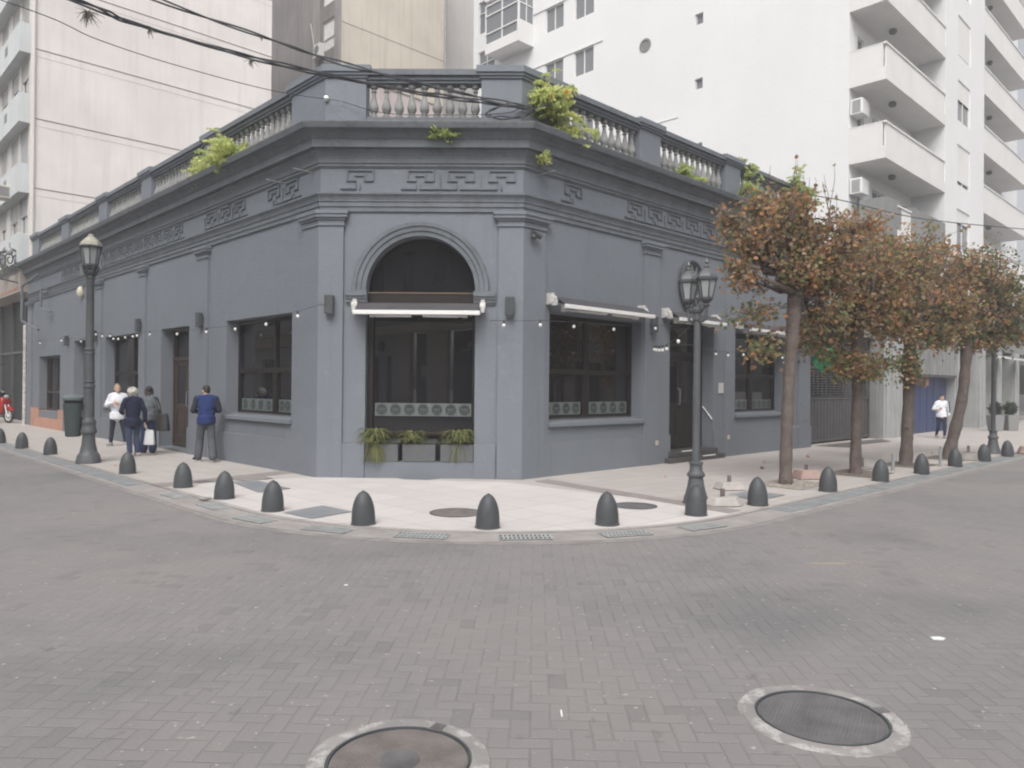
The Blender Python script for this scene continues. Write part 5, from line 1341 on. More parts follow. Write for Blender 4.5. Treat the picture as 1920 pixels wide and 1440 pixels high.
# ------------------------------------------------------------------ overhead cables
M_CABLE = mat("black_cable", (0.062, 0.065, 0.072), .6, var=.15)
def smooth_path(pts, n=10):
    pts = [Vector(p) for p in pts]; out = []
    for i in range(len(pts) - 1):
        p0, p1, p2, p3 = pts[max(i - 1, 0)], pts[i], pts[i + 1], pts[min(i + 2, len(pts) - 1)]
        for k in range(n):
            t = k / n
            out.append(.5 * ((2 * p1) + (-p0 + p2) * t + (2 * p0 - 5 * p1 + 4 * p2 - p3) * t * t + (-p0 + 3 * p1 - 3 * p2 + p3) * t ** 3))
    return out + [pts[-1]]
def cable(pts, r, label, strands=1, cat="cable", seed=1, name="overhead_cable"):
    m = MB(); random.seed(seed); base = smooth_path(pts, 12)
    for s_ in range(strands):
        ph = s_ * 2 * pi / max(1, strands)
        amp = 0 if strands == 1 else r * 1.7
        q = [p + Vector((0, cos(ph + i * .35), sin(ph + i * .35))) * amp + UP * (0 if strands == 1 else .012 * sin(i * .11 + s_ * 2)) for i, p in enumerate(base)]
        m.tube(q, r * 1.15, 6)
    return setp(mk(name, m, M_CABLE, loc=tuple(base[0]), smooth=True), label, cat, "overhead cables to the corner parapet")
cable([(-11.0, 6.0, 7.6), (-8.2, 8.0, 7.0), (-5.89, 10.0, 6.77), (-5.46, 10.7, 6.80), (-4.25, 11.8, 6.83), (-3.05, 12.4, 6.78), (-1.75, 12.85, 6.70), (-0.61, 13.1, 6.64), (0.34, 13.33, 6.59)], .013, "thick twisted black cable bundle, lower of two crossing to right parapet pedestal", 3)
cable([(-9.5, 6.5, 7.9), (-7.0, 8.8, 7.3), (-5.07, 10.5, 7.06), (-3.85, 11.6, 7.03), (-3.0, 12.2, 6.95), (-1.86, 12.7, 6.84), (-0.61, 13.1, 6.71), (0.19, 13.4, 6.67)], .012, "twisted black cable bundle, upper of two crossing to right parapet pedestal", 2, seed=2)
cable([(-9.2, 8.0, 6.9), (-6.64, 10.0, 6.68), (-6.16, 11.0, 6.71), (-5.44, 12.0, 6.76), (-4.22, 13.0, 6.76), (-3.13, 13.42, 6.75)], .006, "single thin wire running to the left parapet pedestal", 1)
cable([(-3.1, 13.44, 6.75), (-2.3, 13.32, 6.50), (-1.2, 13.30, 6.47), (-.2, 13.28, 6.50), (.1, 13.3, 6.6)], .006, "thin wire lying along the foot of the chamfer balustrade", 1)
cable([(0.34, 13.33, 6.59), (0.15, 13.2, 6.42), (-.25, 13.15, 6.38), (-.5, 13.12, 6.44), (-.15, 13.2, 6.62), (.3, 13.3, 6.64)], .012, "loose loop of black cable tied at the right parapet pedestal", 2, seed=3)
cable([(.1, 13.3, 6.45), (.45, 13.1, 6.55), (.9, 13.6, 6.75), (1.4, 14.4, 6.62)], .008, "short dark cable tails beside the yellow flowering plant", 2, seed=6)
cable([(6.6, 21.0, 7.3), (9.0, 21.0, 7.0), (12, 22, 6.7), (17, 24, 6.8)], .012, "distant slack cable above the autumn trees", 1)
# air plants clinging to cables
M_DRY = mat("dry_air_plant", (.16, .155, .13), .9, var=.2)
for (x, y, z), n_, s_, lb in (((-5.77, 10.1, 6.66), 60, .22, "grey tuft of air plant hanging on lower cable near the top left"), ((-5.3, 10.85, 6.78), 24, .12, "small grey air plant on the lower cable, right of the big tuft"), ((-4.17, 11.8, 6.76), 26, .14, "grey green air plant hanging on lower cable above the parapet plants"), ((-3.9, 11.55, 7.02), 14, .08, "small air plant on the upper cable")):
    m = MB(); random.seed(int(abs(x) * 100))
    for k in range(n_):
        a = Vector((random.gauss(0, .6), random.gauss(0, .6), random.uniform(-1.5, .3))).normalized(); L_ = s_ * random.uniform(.4, 1.1)
        p = Vector((x, y, z)); q = p + a * L_ * .5 + Vector((random.uniform(-.02, .02), 0, 0)); r_ = q + (a + Vector((random.gauss(0, .4), random.gauss(0, .4), -.3))).normalized() * L_ * .5
        m.tube([p, q, r_], [.006, .004, .002], 4)
    setp(mk("air_plant", m, M_DRY, loc=(x, y, z)), lb, "air plant", "air plants on the cables")

# ------------------------------------------------------------------ string lights
def string_lights(pts, bulbs, label):
    o = thing("string_lights", label, "string lights", tuple(pts[0]), "bulb strings along the facade")
    m = MB(); m.tube(pts, .0055, 5); mk("cord", m, M_CABLE, o)
    for b in bulbs:
        b = Vector(b)
        q = MB(); q.lathe(b, [(.011, .012), (.014, .018), (.014, .055), (.006, .065)], 8); so = mk("socket", q, M_BLACK, o)
        q = MB(); q.ell(b + UP * -.022, (.030, .030, .034), 10, 8); mk("bulb", q, M_BULB, so, smooth=True)
    return o
def strand(fr, pts, sag=.0):
    return [fr.P(*p) for p in pts]
bl = [(12.33, 3.10), (11.71, 3.02), (10.97, 2.99), (10.68, 2.90), (10.26, 2.88), (9.68, 2.90), (9.08, 2.90), (8.75, 2.91), (7.80, 2.90), (5.98, 2.83), (4.29, 2.80), (2.84, 2.79), (1.48, 2.82)]
string_lights([FL.P(12.9, .16, 3.14)] + [FL.P(u, .30, z + .06) for u, z in bl] + [FL.P(.26, .30, 2.97), FC.P(.06, .32, 3.05), FC.P(.2, .15, 3.08)], [FL.P(u, .30, z) for u, z in bl] + [FL.P(.26, .30, 2.90)], "long string of white bulbs across the left facade")
bl = [(19.03, 3.08), (16.16, 3.06), (13.86, 2.95)]
string_lights([FL.P(21.6, .3, 3.2)] + [FL.P(u, .30, z + .06) for u, z in bl] + [FL.P(12.9, .16, 3.12)], [FL.P(u, .30, z) for u, z in bl], "short string of white bulbs left of the left lamp post")
bl = [(FC.P(3.30, .31, 2.74)), (FR.P(.17, .30, 2.77)), (FR.P(1.07, .30, 2.80)), (FR.P(2.26, .30, 2.82)), (FR.P(3.66, .30, 2.92))]
string_lights([FC.P(3.05, .12, 2.82)] + [p + UP * .06 for p in bl] + [FR.P(4.1, .55, 2.96), Vector((2.62, 10.76, 2.66))], bl, "string of white bulbs from the arch across the first right window to the lamp")
la = Vector((2.62, 10.80, 2.60)); en = FR.P(3.85, .12, 2.50)
bl = [la.lerp(en, t) + UP * (-.30 * t * (1 - t) * 2) for t in (.30, .58, .70, .80, .90, .97)]
string_lights([la] + [p + UP * .055 for p in bl] + [en + UP * .05], bl, "steep string of white bulbs from lamp post back to wall beside the door")
bl = [FR.P(6.07, .30, 2.47), FR.P(6.62, .30, 2.46), FR.P(7.35, .30, 2.50), FR.P(9.39, .30, 2.50)]
string_lights([FR.P(3.9, .14, 2.56), FR.P(5.0, .3, 2.62)] + [p + UP * .055 for p in bl] + [FR.P(11.4, .2, 2.6)], bl, "string of white bulbs right of the entrance door towards the trees")

# green lit cross sign half hidden by leaves
gs = thing("green_sign", "round green sign half hidden in leaves at end of the grey facade", "sign", tuple(FR.P(11.5, .1, 2.6)))
m = MB(); ctr = FR.P(11.9, .42, 2.55); rt = (dR * -1 + nR * .2).normalized().to_track_quat('Z', 'Y').to_matrix(); m.lathe(ctr, [(.36, -.06), (.40, -.05), (.40, .05), (.36, .06)], 28, 0, rt); mk("sign_face", m, mat("green_sign_face", (.02, .15, .06), .35, .5, var=.5, scale=9), gs, smooth=True)
m = MB(); m.tube([FR.P(11.55, 0, 2.6), FR.P(11.85, .3, 2.6)], .025, 6); mk("bracket", m, M_IRON, gs)
m = MB(); m.box(FR, 11.02, 11.45, .042, .075, .75, 1.3); setp(mk("meter_cupboard", m, M_WALL, loc=tuple(FR.P(11.2, .04, 1)), bevel=.006), "grey meter cupboard door low on wall end behind the first tree", "meter box")
# ------------------------------------------------------------------ trees and plants
def leafmat(name, c, trans=.5, var=.3):
    m, t, b = newmat(name, .65, .25)
    g = t.n.new("ShaderNodeNewGeometry")
    col = t.mix(g.outputs["Random Per Island"], mul(c, 1 - var), mul(c, 1 + var))
    t.l.new(col, b.inputs["Base Color"])
    tr = t.n.new("ShaderNodeBsdfTranslucent"); t.l.new(col, tr.inputs[0])
    mx = t.n.new("ShaderNodeMixShader"); mx.inputs[0].default_value = trans
    out = t.n["Material Output"]
    t.l.new(b.outputs[0], mx.inputs[1]); t.l.new(tr.outputs[0], mx.inputs[2]); t.l.new(mx.outputs[0], out.inputs[0])
    return m
LEAF = [leafmat("leaf_rust", (.43, .235, .13)), leafmat("leaf_brown", (.37, .255, .165)), leafmat("leaf_orange", (.55, .32, .15)), leafmat("leaf_olive", (.31, .275, .125)), leafmat("leaf_green", (.18, .22, .105)), leafmat("leaf_tan", (.42, .32, .22))]
M_BARK = mat("plane_bark", (.145, .118, .106), .85, .2, var=.22, scale=7, bump=.025, bscale=28, streak=.6, streakc=(.06, .05, .045))
LOBE = [(0, -.5), (.16, -.42), (.46, -.30), (.36, -.08), (.56, .16), (.26, .18), (.20, .36), (0, .62), (-.20, .36), (-.26, .18), (-.56, .16), (-.36, -.08), (-.46, -.30), (-.16, -.42)]
def leaf(mb, p, s, mi, rng, droop=.5, lobes=LOBE):
    n = Vector((rng.gauss(0, 1), rng.gauss(0, 1), rng.gauss(.3, 1))).normalized()
    u = Vector((rng.gauss(0, 1), rng.gauss(0, 1), rng.gauss(-droop, .6))); u = (u - n * u.dot(n)).normalized()
    v = n.cross(u)
    f = rng.uniform(.1, .55)
    b = len(mb.v); k = len(lobes)
    mb.v.append(p.copy())
    for x, y in lobes:
        mb.v.append(p + v * (x * s) + u * (y * s) + n * (abs(x) * s * f + y * y * s * .25 * f))
    for i in range(k):
        mb.f.append((b, b + 1 + i, b + 1 + (i + 1) % k)); mb.m.append(mi)
def limb(mb, p0, p1, r0, r1, rng, n=6, wob=.08):
    pts, rs = [], []
    L_ = (p1 - p0).length
    for i in range(n + 1):
        t = i / n
        q = p0.lerp(p1, t) + Vector((rng.gauss(0, wob), rng.gauss(0, wob), rng.gauss(0, wob))) * L_ * (t * (1 - t) * 2.2)
        q += UP * L_ * .10 * (t * t - t)
        pts.append(q); rs.append(r0 + (r1 - r0) * t)
    mb.tube(pts, rs, 7 if r0 > .03 else 5)
    return pts
def tree(loc, trunk, fork_r, blobs, nleaf, seed, label, palette, leafsize=(.07, .13), suckers=0, n_limb=7):
    rng = random.Random(seed)
    o = thing("plane_tree", label, "tree", loc, "pollarded autumn street trees")
    base = Vector(loc)
    tp = [base + Vector(p) for p, r in trunk]; tr = [r for p, r in trunk]
    tb = MB()
    sp = smooth_path(tp, 5); rr = []
    for i in range(len(sp)):
        f = i / 5; k = min(int(f), len(tr) - 2); q = f - k; rr.append(.88 * (tr[k] + (tr[k + 1] - tr[k]) * q) * (1 + .07 * sin(i * 1.9 + seed)))
    tb.tube(sp, rr, 14)
    for k in range(5):      # knots
        i = rng.randrange(2, len(sp) - 2); a = rng.uniform(0, 6.28); tb.ell(sp[i] + Vector((cos(a), sin(a), 0)) * rr[i] * .90, (rr[i] * .26, rr[i] * .26, rr[i] * .36), 8, 6)
    head = tp[-1]
    tb.ell(head, (fork_r * .85, fork_r * .85, fork_r * 1.0), 12, 8)
    twigs = []
    ends = []
    for c, r, w_ in blobs:
        c = base + Vector(c)
        for k in range(max(1, round(n_limb * w_))):
            v = Vector((rng.gauss(0, 1), rng.gauss(0, 1), rng.gauss(0, 1))).normalized() * rng.uniform(.35, .85)
            e = c + Vector((v.x * r[0], v.y * r[1], v.z * r[2]))
            st = head if e.z > head.z - .3 else sp[max(3, int(len(sp) * max(.35, min(.95, (e.z - base.z - .15) / (head.z - base.z)))) - 1)]
            pts = limb(tb, st, e, min(fork_r * rng.uniform(.20, .42), .020 + .10 * max(.12, min(1, e.z - base.z - 2.9))) * (1 if st is head else .45), .010, rng, 7, .13)
            ends.append((pts, c, r))
    LF = MB()
    per = max(1, nleaf // max(1, len(ends)))
    for pts, c, r in ends:
        nt = 7
        for q in range(nt):
            s_ = pts[rng.randrange(len(pts) // 2, len(pts))]
            v = Vector((rng.gauss(0, 1), rng.gauss(0, 1), rng.gauss(.1, 1))).normalized() * rng.uniform(.6, 1.05)
            e = c + Vector((v.x * r[0], v.y * r[1], v.z * r[2]))
            e = s_.lerp(e, min(1, .9 / max(.1, (e - s_).length)) if rng.random() < .85 else 1)
            tw = limb(tb, s_, e, .011, .003, rng, 4, .12)
            clump_m = palette(rng, (e.z - base.z), v)
            for k in range(per // nt):
                t = rng.random() ** .6
                i = min(int(t * (len(tw) - 1)), len(tw) - 2)
                p = tw[i].lerp(tw[i + 1], rng.random()) + Vector((rng.gauss(0, .10), rng.gauss(0, .10), rng.gauss(-.03, .10)))
                leaf(LF, p, rng.uniform(*leafsize), clump_m if rng.random() < .6 else palette(rng, p.z - base.z, v), rng)
    for k in range(suckers):
        a = rng.uniform(0, 6.28); p = head + Vector((cos(a), sin(a), 0)) * rng.uniform(.1, .9) + UP * rng.uniform(.6, 1.3)
        e = p + Vector((rng.gauss(0, .12), rng.gauss(0, .12), rng.uniform(.5, 1.1)))
        limb(tb, p, e, .009, .003, rng, 5, .05)
        for q in range(3): leaf(LF, p.lerp(e, rng.uniform(.5, 1)), rng.uniform(.05, .09), palette(rng, 5, Vector((0, 0, 1))), rng)
    mk("trunk", tb, M_BARK, o, smooth=True)
    mk("crown", LF, LEAF, o, recalc=False)
    return o
def pal1(rng, z, v):
    x = rng.random()
    if z < 3.3 or (v.x < -.35 and z < 4.0 and x < .5): return rng.choice((4, 4, 3, 3, 1, 0))
    if x < .22: return 0
    if x < .46: return 1
    if x < .58: return 2
    if x < .78: return 3
    if x < .90: return 5
    return 4
def pal2(rng, z, v):
    x = rng.random()
    g = max(0, min(.5, (3.4 - z) * .35))
    if x < .18 + g: return 4 if rng.random() < .45 else 3
    if x < .42: return 3
    if x < .66: return 1
    if x < .82: return 0
    if x < .92: return 2
    return 5
def pal3(rng, z, v):
    x = rng.random()
    if x < .30: return 4
    if x < .58: return 3
    if x < .80: return 1
    if x < .92: return 0
    return 2
tree((4.77, 13.02, 0), [((0, 0, -.05), .135), ((.0, 0, .5), .120), ((.03, 0, 1.6), .110), ((.09, 0, 2.5), .122), ((.13, .0, 3.1), .15), ((.17, 0, 3.35), .16)], .19,
     [((-1.05, -.1, 4.62), (.28, .3, .16), .3), ((.15, 0, 5.02), (.25, .25, .24), .35), ((-.45, .1, 5.05), (.30, .3, .22), .3), ((1.35, .1, 4.55), (.4, .4, .3), .4), ((-.15, 0, 4.55), (.72, .8, .50), 1.1), ((-.75, -.1, 4.25), (.55, .6, .36), .9), ((.75, .1, 4.3), (.85, .8, .50), 1.3), ((0.2, .2, 5.0), (.35, .35, .28), .4), ((-.95, -.2, 3.62), (.30, .36, .26), .4), ((-.7, -.1, 2.92), (.60, .4, .12), .35), ((-.50, -.2, 2.30), (.36, .3, .22), .35), ((1.1, .2, 3.7), (.6, .6, .55), 1.0), ((.75, .1, 2.95), (.45, .45, .45), .6), ((.15, -.35, 3.72), (.55, .3, .38), .8)],
     7600, 11, "rust brown tree in front, its crown over the end of the grey facade", pal1, (.042, .088), 22, 7)
tree((6.79, 14.78, 0), [((0, 0, -.05), .15), ((0, 0, .4), .12), ((0.02, 0, 1.6), .11), ((.0, 0, 2.4), .12), ((.02, 0, 2.9), .14)], .16,
     [((0, 0, 4.25), (1.5, 1.2, .75), 1.9), ((-.7, 0, 2.75), (.85, .7, .55), 1.2), ((.85, 0, 3.4), (.9, .9, .8), 1.2), ((-.1, -.2, 2.15), (.85, .5, .32), .8), ((.1, -.2, 3.2), (.8, .6, .6), .9)],
     7600, 12, "second tree with olive and orange leaves before the garage gate", pal2, (.045, .09), 14, 7)
tree((8.71, 16.56, 0), [((0, 0, -.05), .18), ((0.02, 0, .4), .145), ((0.06, 0, 1.6), .13), ((.08, 0, 2.5), .14), ((.08, 0, 3.0), .16)], .17,
     [((.0, 0, 4.65), (1.6, 1.2, .8), 2.0), ((-.5, 0, 3.2), (.9, .8, .75), 1.2), ((.9, 0, 3.7), (.9, .9, .9), 1.2), ((-.05, -.2, 2.2), (.35, .35, .45), .4), ((.5, 0, 2.9), (.7, .6, .4), .6)],
     7600, 13, "third tree with brown leaves before the blue gate, trunk left of walking man", pal2, (.045, .092), 16, 7)
tree((10.61, 18.21, 0), [((0, 0, -.05), .20), ((.10, 0, .45), .15), ((.32, 0, 1.4), .135), ((.40, 0, 2.2), .13), ((.45, 0, 3.0), .15)], .17,
     [((.4, 0, 4.65), (1.6, 1.2, .85), 2.0), ((1.6, 0, 4.0), (1.0, .9, .9), 1.3), ((.1, 0, 3.4), (.9, .9, .8), 1.1), ((1.0, .3, 3.0), (.9, .6, .45), .8), ((1.9, .1, 3.2), (.6, .6, .5), .6)],
     7600, 14, "fourth tree with leaning trunk and greener leaves at far right", pal3, (.045, .092), 10, 7)
# earth pits round the trees
M_PIT = mat("tree_pit_rubble", (.30, .27, .235), .95, var=.3, scale=9, bump=.02, bscale=30, dirt=.5, dirtc=(.12, .10, .085))
M_EARTH = mat("tree_pit_earth", (.16, .135, .115), .95, var=.3, scale=9, bump=.02, bscale=30)
def pit(c, sz, m, label):
    fr = Fr((c[0], c[1], 0), dR, nR)
    sheet("tree_pit", [fr.P(a * sz, b * sz, 0) for a, b in ((-1, -.75), (1, -.75), (1, .75), (-1, .75))], .008, m, kind="structure")
pit((4.85, 13.0), .62, M_PIT, ""); pit((6.85, 14.80), .62, M_EARTH, ""); pit((8.75, 16.58), .62, M_EARTH, ""); pit((10.65, 18.3), .62, M_EARTH, "")
m = MB(); rng = random.Random(8)
for k in range(160):
    c = Vector((4.85, 13.0, 0)) + dR * rng.uniform(-.6, .6) + nR * rng.uniform(-.44, .44) + UP * .008; s_ = rng.uniform(.012, .035)
    m.ell(c, (s_, s_ * rng.uniform(.6, 1), s_ * .6), 6, 4, 0, Matrix.Rotation(rng.uniform(0, 3), 3, 'Z'))
setp(mk("pit_rubble", m, M_PIT, loc=(4.85, 13.0, .008)), kind="stuff")
m = MB()
for k in range(12):
    c = ab(rng.uniform(.4, 2.3), rng.uniform(-7, -2)) if rng.random() < .2 else Rc + dR * rng.uniform(1.5, 15) + nR * rng.uniform(.4, 4.3)
    leaf(m, Vector((c.x, c.y, .022)), rng.uniform(.05, .09), rng.choice((0, 1, 2, 5)), rng)
setp(mk("fallen_leaves", m, LEAF, loc=(0, 0, 0), recalc=False), kind="stuff")

# parapet plants: feathery yellow green shrubs
FEATH = [leafmat("shrub_yellow_green", (.74, .78, .34), .6, .2), leafmat("shrub_green", (.52, .60, .24), .6, .25), leafmat("shrub_dry", (.10, .05, .04), .2, .3)]
M_FLOWER = leafmat("orange_flower", (.75, .30, .03), .2, .15)
M_STEM = mat("shrub_stem", (.10, .08, .05), .8)
LEAFLET = [(0, -.5), (.26, -.1), (.2, .25), (0, .5), (-.2, .25), (-.26, -.1)]
def shrub(p, dirs, label, cat, seed, n=14, L_=.7, flowers=0, dense=1.0, mi0=0):
    rng = random.Random(seed); p = Vector(p)
    o = thing("wall_plant", label, cat, tuple(p), "plants growing wild on the parapet")
    st, lf, fl = MB(), MB(), MB()
    for k in range(n):
        d = rng.choice(dirs); e = p + Vector((d[0] + rng.gauss(0, .30), d[1] + rng.gauss(0, .25), d[2] + rng.gauss(0, .22))) * L_ * rng.uniform(.6, 1.15)
        pts = [p + (e - p) * t + UP * (sin(t * pi) * .16 * L_) + Vector((0, 0, -.10 * t * t)) for t in [q / 6 for q in range(7)]]
        st.tube(pts, [.012 - .0015 * q for q in range(7)], 5)
        for q in range(int(9 * dense)):
            t = rng.uniform(.25, 1); i = min(5, int(t * 6)); a = pts[i].lerp(pts[i + 1], rng.random())
            dv = Vector((rng.gauss(0, 1), rng.gauss(0, 1), rng.gauss(-.1, .5))).normalized()
            L2 = rng.uniform(.12, .24); mi = mi0 if rng.random() < .7 else 1
            st.tube([a, a + dv * L2], .003, 3, caps=False)
            for r_ in range(6):
                for sd in (-1, 1):
                    pp = a + dv * L2 * (r_ + .6) / 6 + dv.cross(UP) * sd * .035
                    leaf(lf, pp + UP * -.01, rng.uniform(.055, .085), mi, rng, .4, LEAFLET)
        if k < flowers:
            fl = MB()
            for q in range(6): leaf(fl, pts[-1] + Vector((rng.gauss(0, .025), rng.gauss(0, .025), rng.gauss(.02, .02))), .07, 0, rng, 0, LEAFLET)
            mk("flower", fl, M_FLOWER, o, recalc=False)
    mk("stems", st, M_STEM, o); mk("foliage", lf, FEATH, o, recalc=False)
dv = [tuple(dR * .9 + nR * .25 + UP * .05), tuple(dR * .5 + nR * .4 + UP * .15), tuple(dR * 1.15 + nR * .15 + UP * -.1), tuple(dR * .2 + nR * .5 + UP * .2), tuple(dR * .6 + nR * .3 + UP * .35), tuple(dR * .9 + nR * .3 + UP * -.25)]
shrub(FR.P(.25, .0, 6.72), dv, "bright yellow green shrub with orange flowers on right parapet", "shrub", 3, 38, .82, 6, .9)
shrub(FR.P(.9, .12, 6.26), [tuple(dR * .6 + nR * .3 + UP * .15), tuple(nR * .4 + UP * .2)], "low yellow green plant at foot of the flowering shrub", "plant", 4, 9, .5, 0)
dl = [tuple(dL * -.9 + nL * .3 + UP * .25), tuple(dL * .7 + nL * .35 + UP * .15), tuple(nL * .5 + UP * .35), tuple(dL * -.2 + nL * .3 + UP * .55), tuple(dL * 1.1 + nL * .2 + UP * .05), tuple(dL * -.5 + nL * .5 + UP * .05), tuple(dL * .4 + nL * .3 + UP * .55)]
shrub(FL.P(3.45, .12, 6.30), dl, "spreading yellow green shrub on left parapet ledge", "shrub", 5, 46, .88, 0, .95)
shrub(FL.P(4.6, .10, 6.28), [tuple(dL * .6 + nL * .3 + UP * .2), tuple(nL * .3 + UP * .3), tuple(dL * .9 + UP * .1 + nL * .2)], "low yellow green plant left of the spreading shrub", "plant", 6, 14, .7, 0)
shrub(FC.P(2.25, .33, 6.03), [tuple(nC * .5 + UP * -.1), tuple(dC * .5 + nC * .3), tuple(dC * -.5 + nC * .3)], "small green plant rooted in the chamfer cornice", "plant", 7, 5, .22, 0, .5, 1)
shrub(FR.P(.25, .20, 5.78), [tuple(nR * .3 + UP * .1)], "tiny green sprig under the cornice right of the chamfer", "plant", 8, 3, .2, 0, .5, 0)
shrub(FR.P(4.9, .05, 6.27), [tuple(dR * .5 + nR * .2 + UP * .2), tuple(nR * .3 + UP * .4)], "green plant at the foot of the second right balustrade bay", "plant", 9, 12, .6, 0, 1, 1)
shrub(FR.P(8.1, .02, 6.9), [tuple(UP * .9 + dR * .1), tuple(UP * .7 + dR * .4)], "wispy sapling standing up from right parapet beyond the third pedestal", "plant", 10, 8, .75, 0, .6, 1)
shrub(FR.P(7.4, .1, 6.3), [tuple(dR * .5 + nR * .2 + UP * .3), tuple(nR * .3 + UP * .5)], "thin dull green climber on the third right pedestal", "plant", 11, 10, .8, 0, .5, 1)
shrub(FR.P(10.4, .1, 6.5), [tuple(dR * .5 + nR * .3 + UP * .5), tuple(nR * .3 + UP * .7), tuple(UP * .9)], "dense dull green bush on parapet end behind the first tree", "plant", 12, 30, 1.0, 0, 1.2, 1)
# spider plants in the niche
SPID = [leafmat("spider_leaf", (.16, .19, .075), .3, .3), leafmat("spider_leaf_yellow", (.27, .26, .11), .3, .2)]
def spider(u, d, z, n, L_, label, seed, trail=0):
    rng = random.Random(seed); c = FC.P(u, d, z)
    m = MB()
    for k in range(n + trail):
        a = rng.uniform(0, 2 * pi); hang = k >= n
        r_ = L_ * rng.uniform(.55, 1.1) * (1.15 if hang else 1)
        if hang: a = rng.choice((rng.uniform(-2.8, -.4), rng.uniform(-3.0, -.2)))
        dirv = Vector((cos(a), sin(a), 0)); lift = rng.uniform(.15, .75) if not hang else .1
        pts = []
        for q in range(7):
            t = q / 6
            pts.append(c + Vector((dirv.x * 1.15, dirv.y * .8, 0)) * (r_ * (1 - (1 - t) ** 1.3) * (.72 if not hang else .45)) + UP * (lift * L_ * (t * 2.9 - 2.2 * t * t) - (L_ * .95 * t ** 1.6 if hang else L_ * .22 * t * t)))
        pp = []
        for q, p in enumerate(pts):
            lc = (p - FC.o).dot(nC)
            if lc < -.235: p = p + nC * (-.235 - lc)
            w_ = .012 * (1 - (q / 6) ** 2) + .001
            sd = dirv.cross(UP) * w_
            pp += [p - sd, p + UP * .003, p + sd]
        b = len(m.v); m.v += pp
        mi = 1 if rng.random() < .3 else 0
        for q in range(6):
            for s_ in (0, 1): m.f.append((b + q * 3 + s_, b + q * 3 + s_ + 1, b + q * 3 + s_ + 4, b + q * 3 + s_ + 3)); m.m.append(mi)
    o = mk("spider_plant", m, SPID, loc=tuple(c), recalc=False)
    setp(o, label, "potted plant", "spider plants in the niche planters")
spider(1.00, -.03, .63, 210, .42, "biggest grassy plant, trailing over the left planter box", 21, 60)
spider(1.66, -.06, .63, 140, .36, "grassy plant in the middle planter box with one hanging blade", 22, 5)
spider(2.50, -.06, .63, 180, .41, "grassy plant in the right planter box, fountain shaped", 23, 10)
m = MB(); rng = random.Random(4)
for k in range(60): leaf(m, FC.P(rng.uniform(1.85, 2.3), rng.uniform(-.16, -.02), .625 + rng.uniform(0, .03)), .035, 0, rng, 0, LEAFLET)
setp(mk("ground_cover_plant", m, SPID, loc=tuple(FC.P(2.05, -.1, .61)), recalc=False), "thin creeping plant between the middle and right grassy plants", "potted plant")
# dark little tree at the far left shopfront
rng = random.Random(31); o = thing("small_tree", "small dark green tree before the dark shopfront at left edge", "tree", tuple(FF.P(3.2, .9, 0)))
tb, LF = MB(), MB(); b_ = FF.P(3.2, .9, 0); tb.tube([b_, b_ + UP * 1.6, b_ + UP * 2.5], [.06, .05, .03], 8)
for k in range(16):
    v = Vector((rng.gauss(0, 1), rng.gauss(0, 1), rng.gauss(0, .7))).normalized(); e = b_ + UP * 2.6 + v * .75 * rng.uniform(.6, 1); limb(tb, b_ + UP * 2.2, e, .018, .004, rng, 4)
    for q in range(70): leaf(LF, e + Vector((rng.gauss(0, .2), rng.gauss(0, .2), rng.gauss(0, .2))), rng.uniform(.05, .09), 0, rng, .5, LEAFLET)
mk("trunk", tb, M_BARK, o, smooth=True); mk("crown", LF, [leafmat("dark_green_leaf", (.035, .055, .025), .3)], o, recalc=False)
# ------------------------------------------------------------------ people
def remesh(name, mb, m, parent, vox=.011, smooth=3, wob=0.0, wfreq=9.0, seed=0):
    me = bpy.data.meshes.new(name); me.from_pydata([tuple(v) for v in mb.v], [], mb.f); me.update()
    bm = bmesh.new(); bm.from_mesh(me); bmesh.ops.recalc_face_normals(bm, faces=bm.faces); bm.to_mesh(me); bm.free()
    t = bpy.data.objects.new(name, me); COL.objects.link(t)
    r = t.modifiers.new("r", 'REMESH'); r.mode = 'VOXEL'; r.voxel_size = vox; r.use_smooth_shade = True
    if smooth:
        s_ = t.modifiers.new("s", 'SMOOTH'); s_.factor = .5; s_.iterations = smooth
    bpy.context.view_layer.update()
    out = bpy.data.meshes.new_from_object(t.evaluated_get(bpy.context.evaluated_depsgraph_get()))
    bpy.data.objects.remove(t); bpy.data.meshes.remove(me)
    out.name = name
    out.materials.clear(); out.materials.append(m)
    if wob:
        nn = [v.normal.copy() for v in out.vertices]
        for v, n_ in zip(out.vertices, nn):
            q = v.co
            v.co = q + n_ * wob * (noise.noise(Vector((q.x * wfreq, q.y * wfreq, q.z * wfreq * .55 + seed))) + .5 * noise.noise(Vector((q.x * 2.3 * wfreq, q.y * 2.3 * wfreq, q.z * 1.2 * wfreq + seed))))
    out.polygons.foreach_set("use_smooth", [True] * len(out.polygons)); out.update()
    o = bpy.data.objects.new(name, out); COL.objects.link(o); o.parent = parent
    OFF[o.name] = OFF[parent.name]
    return o
SKIN = mat("skin", (.58, .385, .295), .55, .4, var=.08, scale=10)
def cloth(name, c, rough=.85): return mat(name, c, rough, .2, var=.12, scale=14, bump=.003, bscale=240)
V = Vector
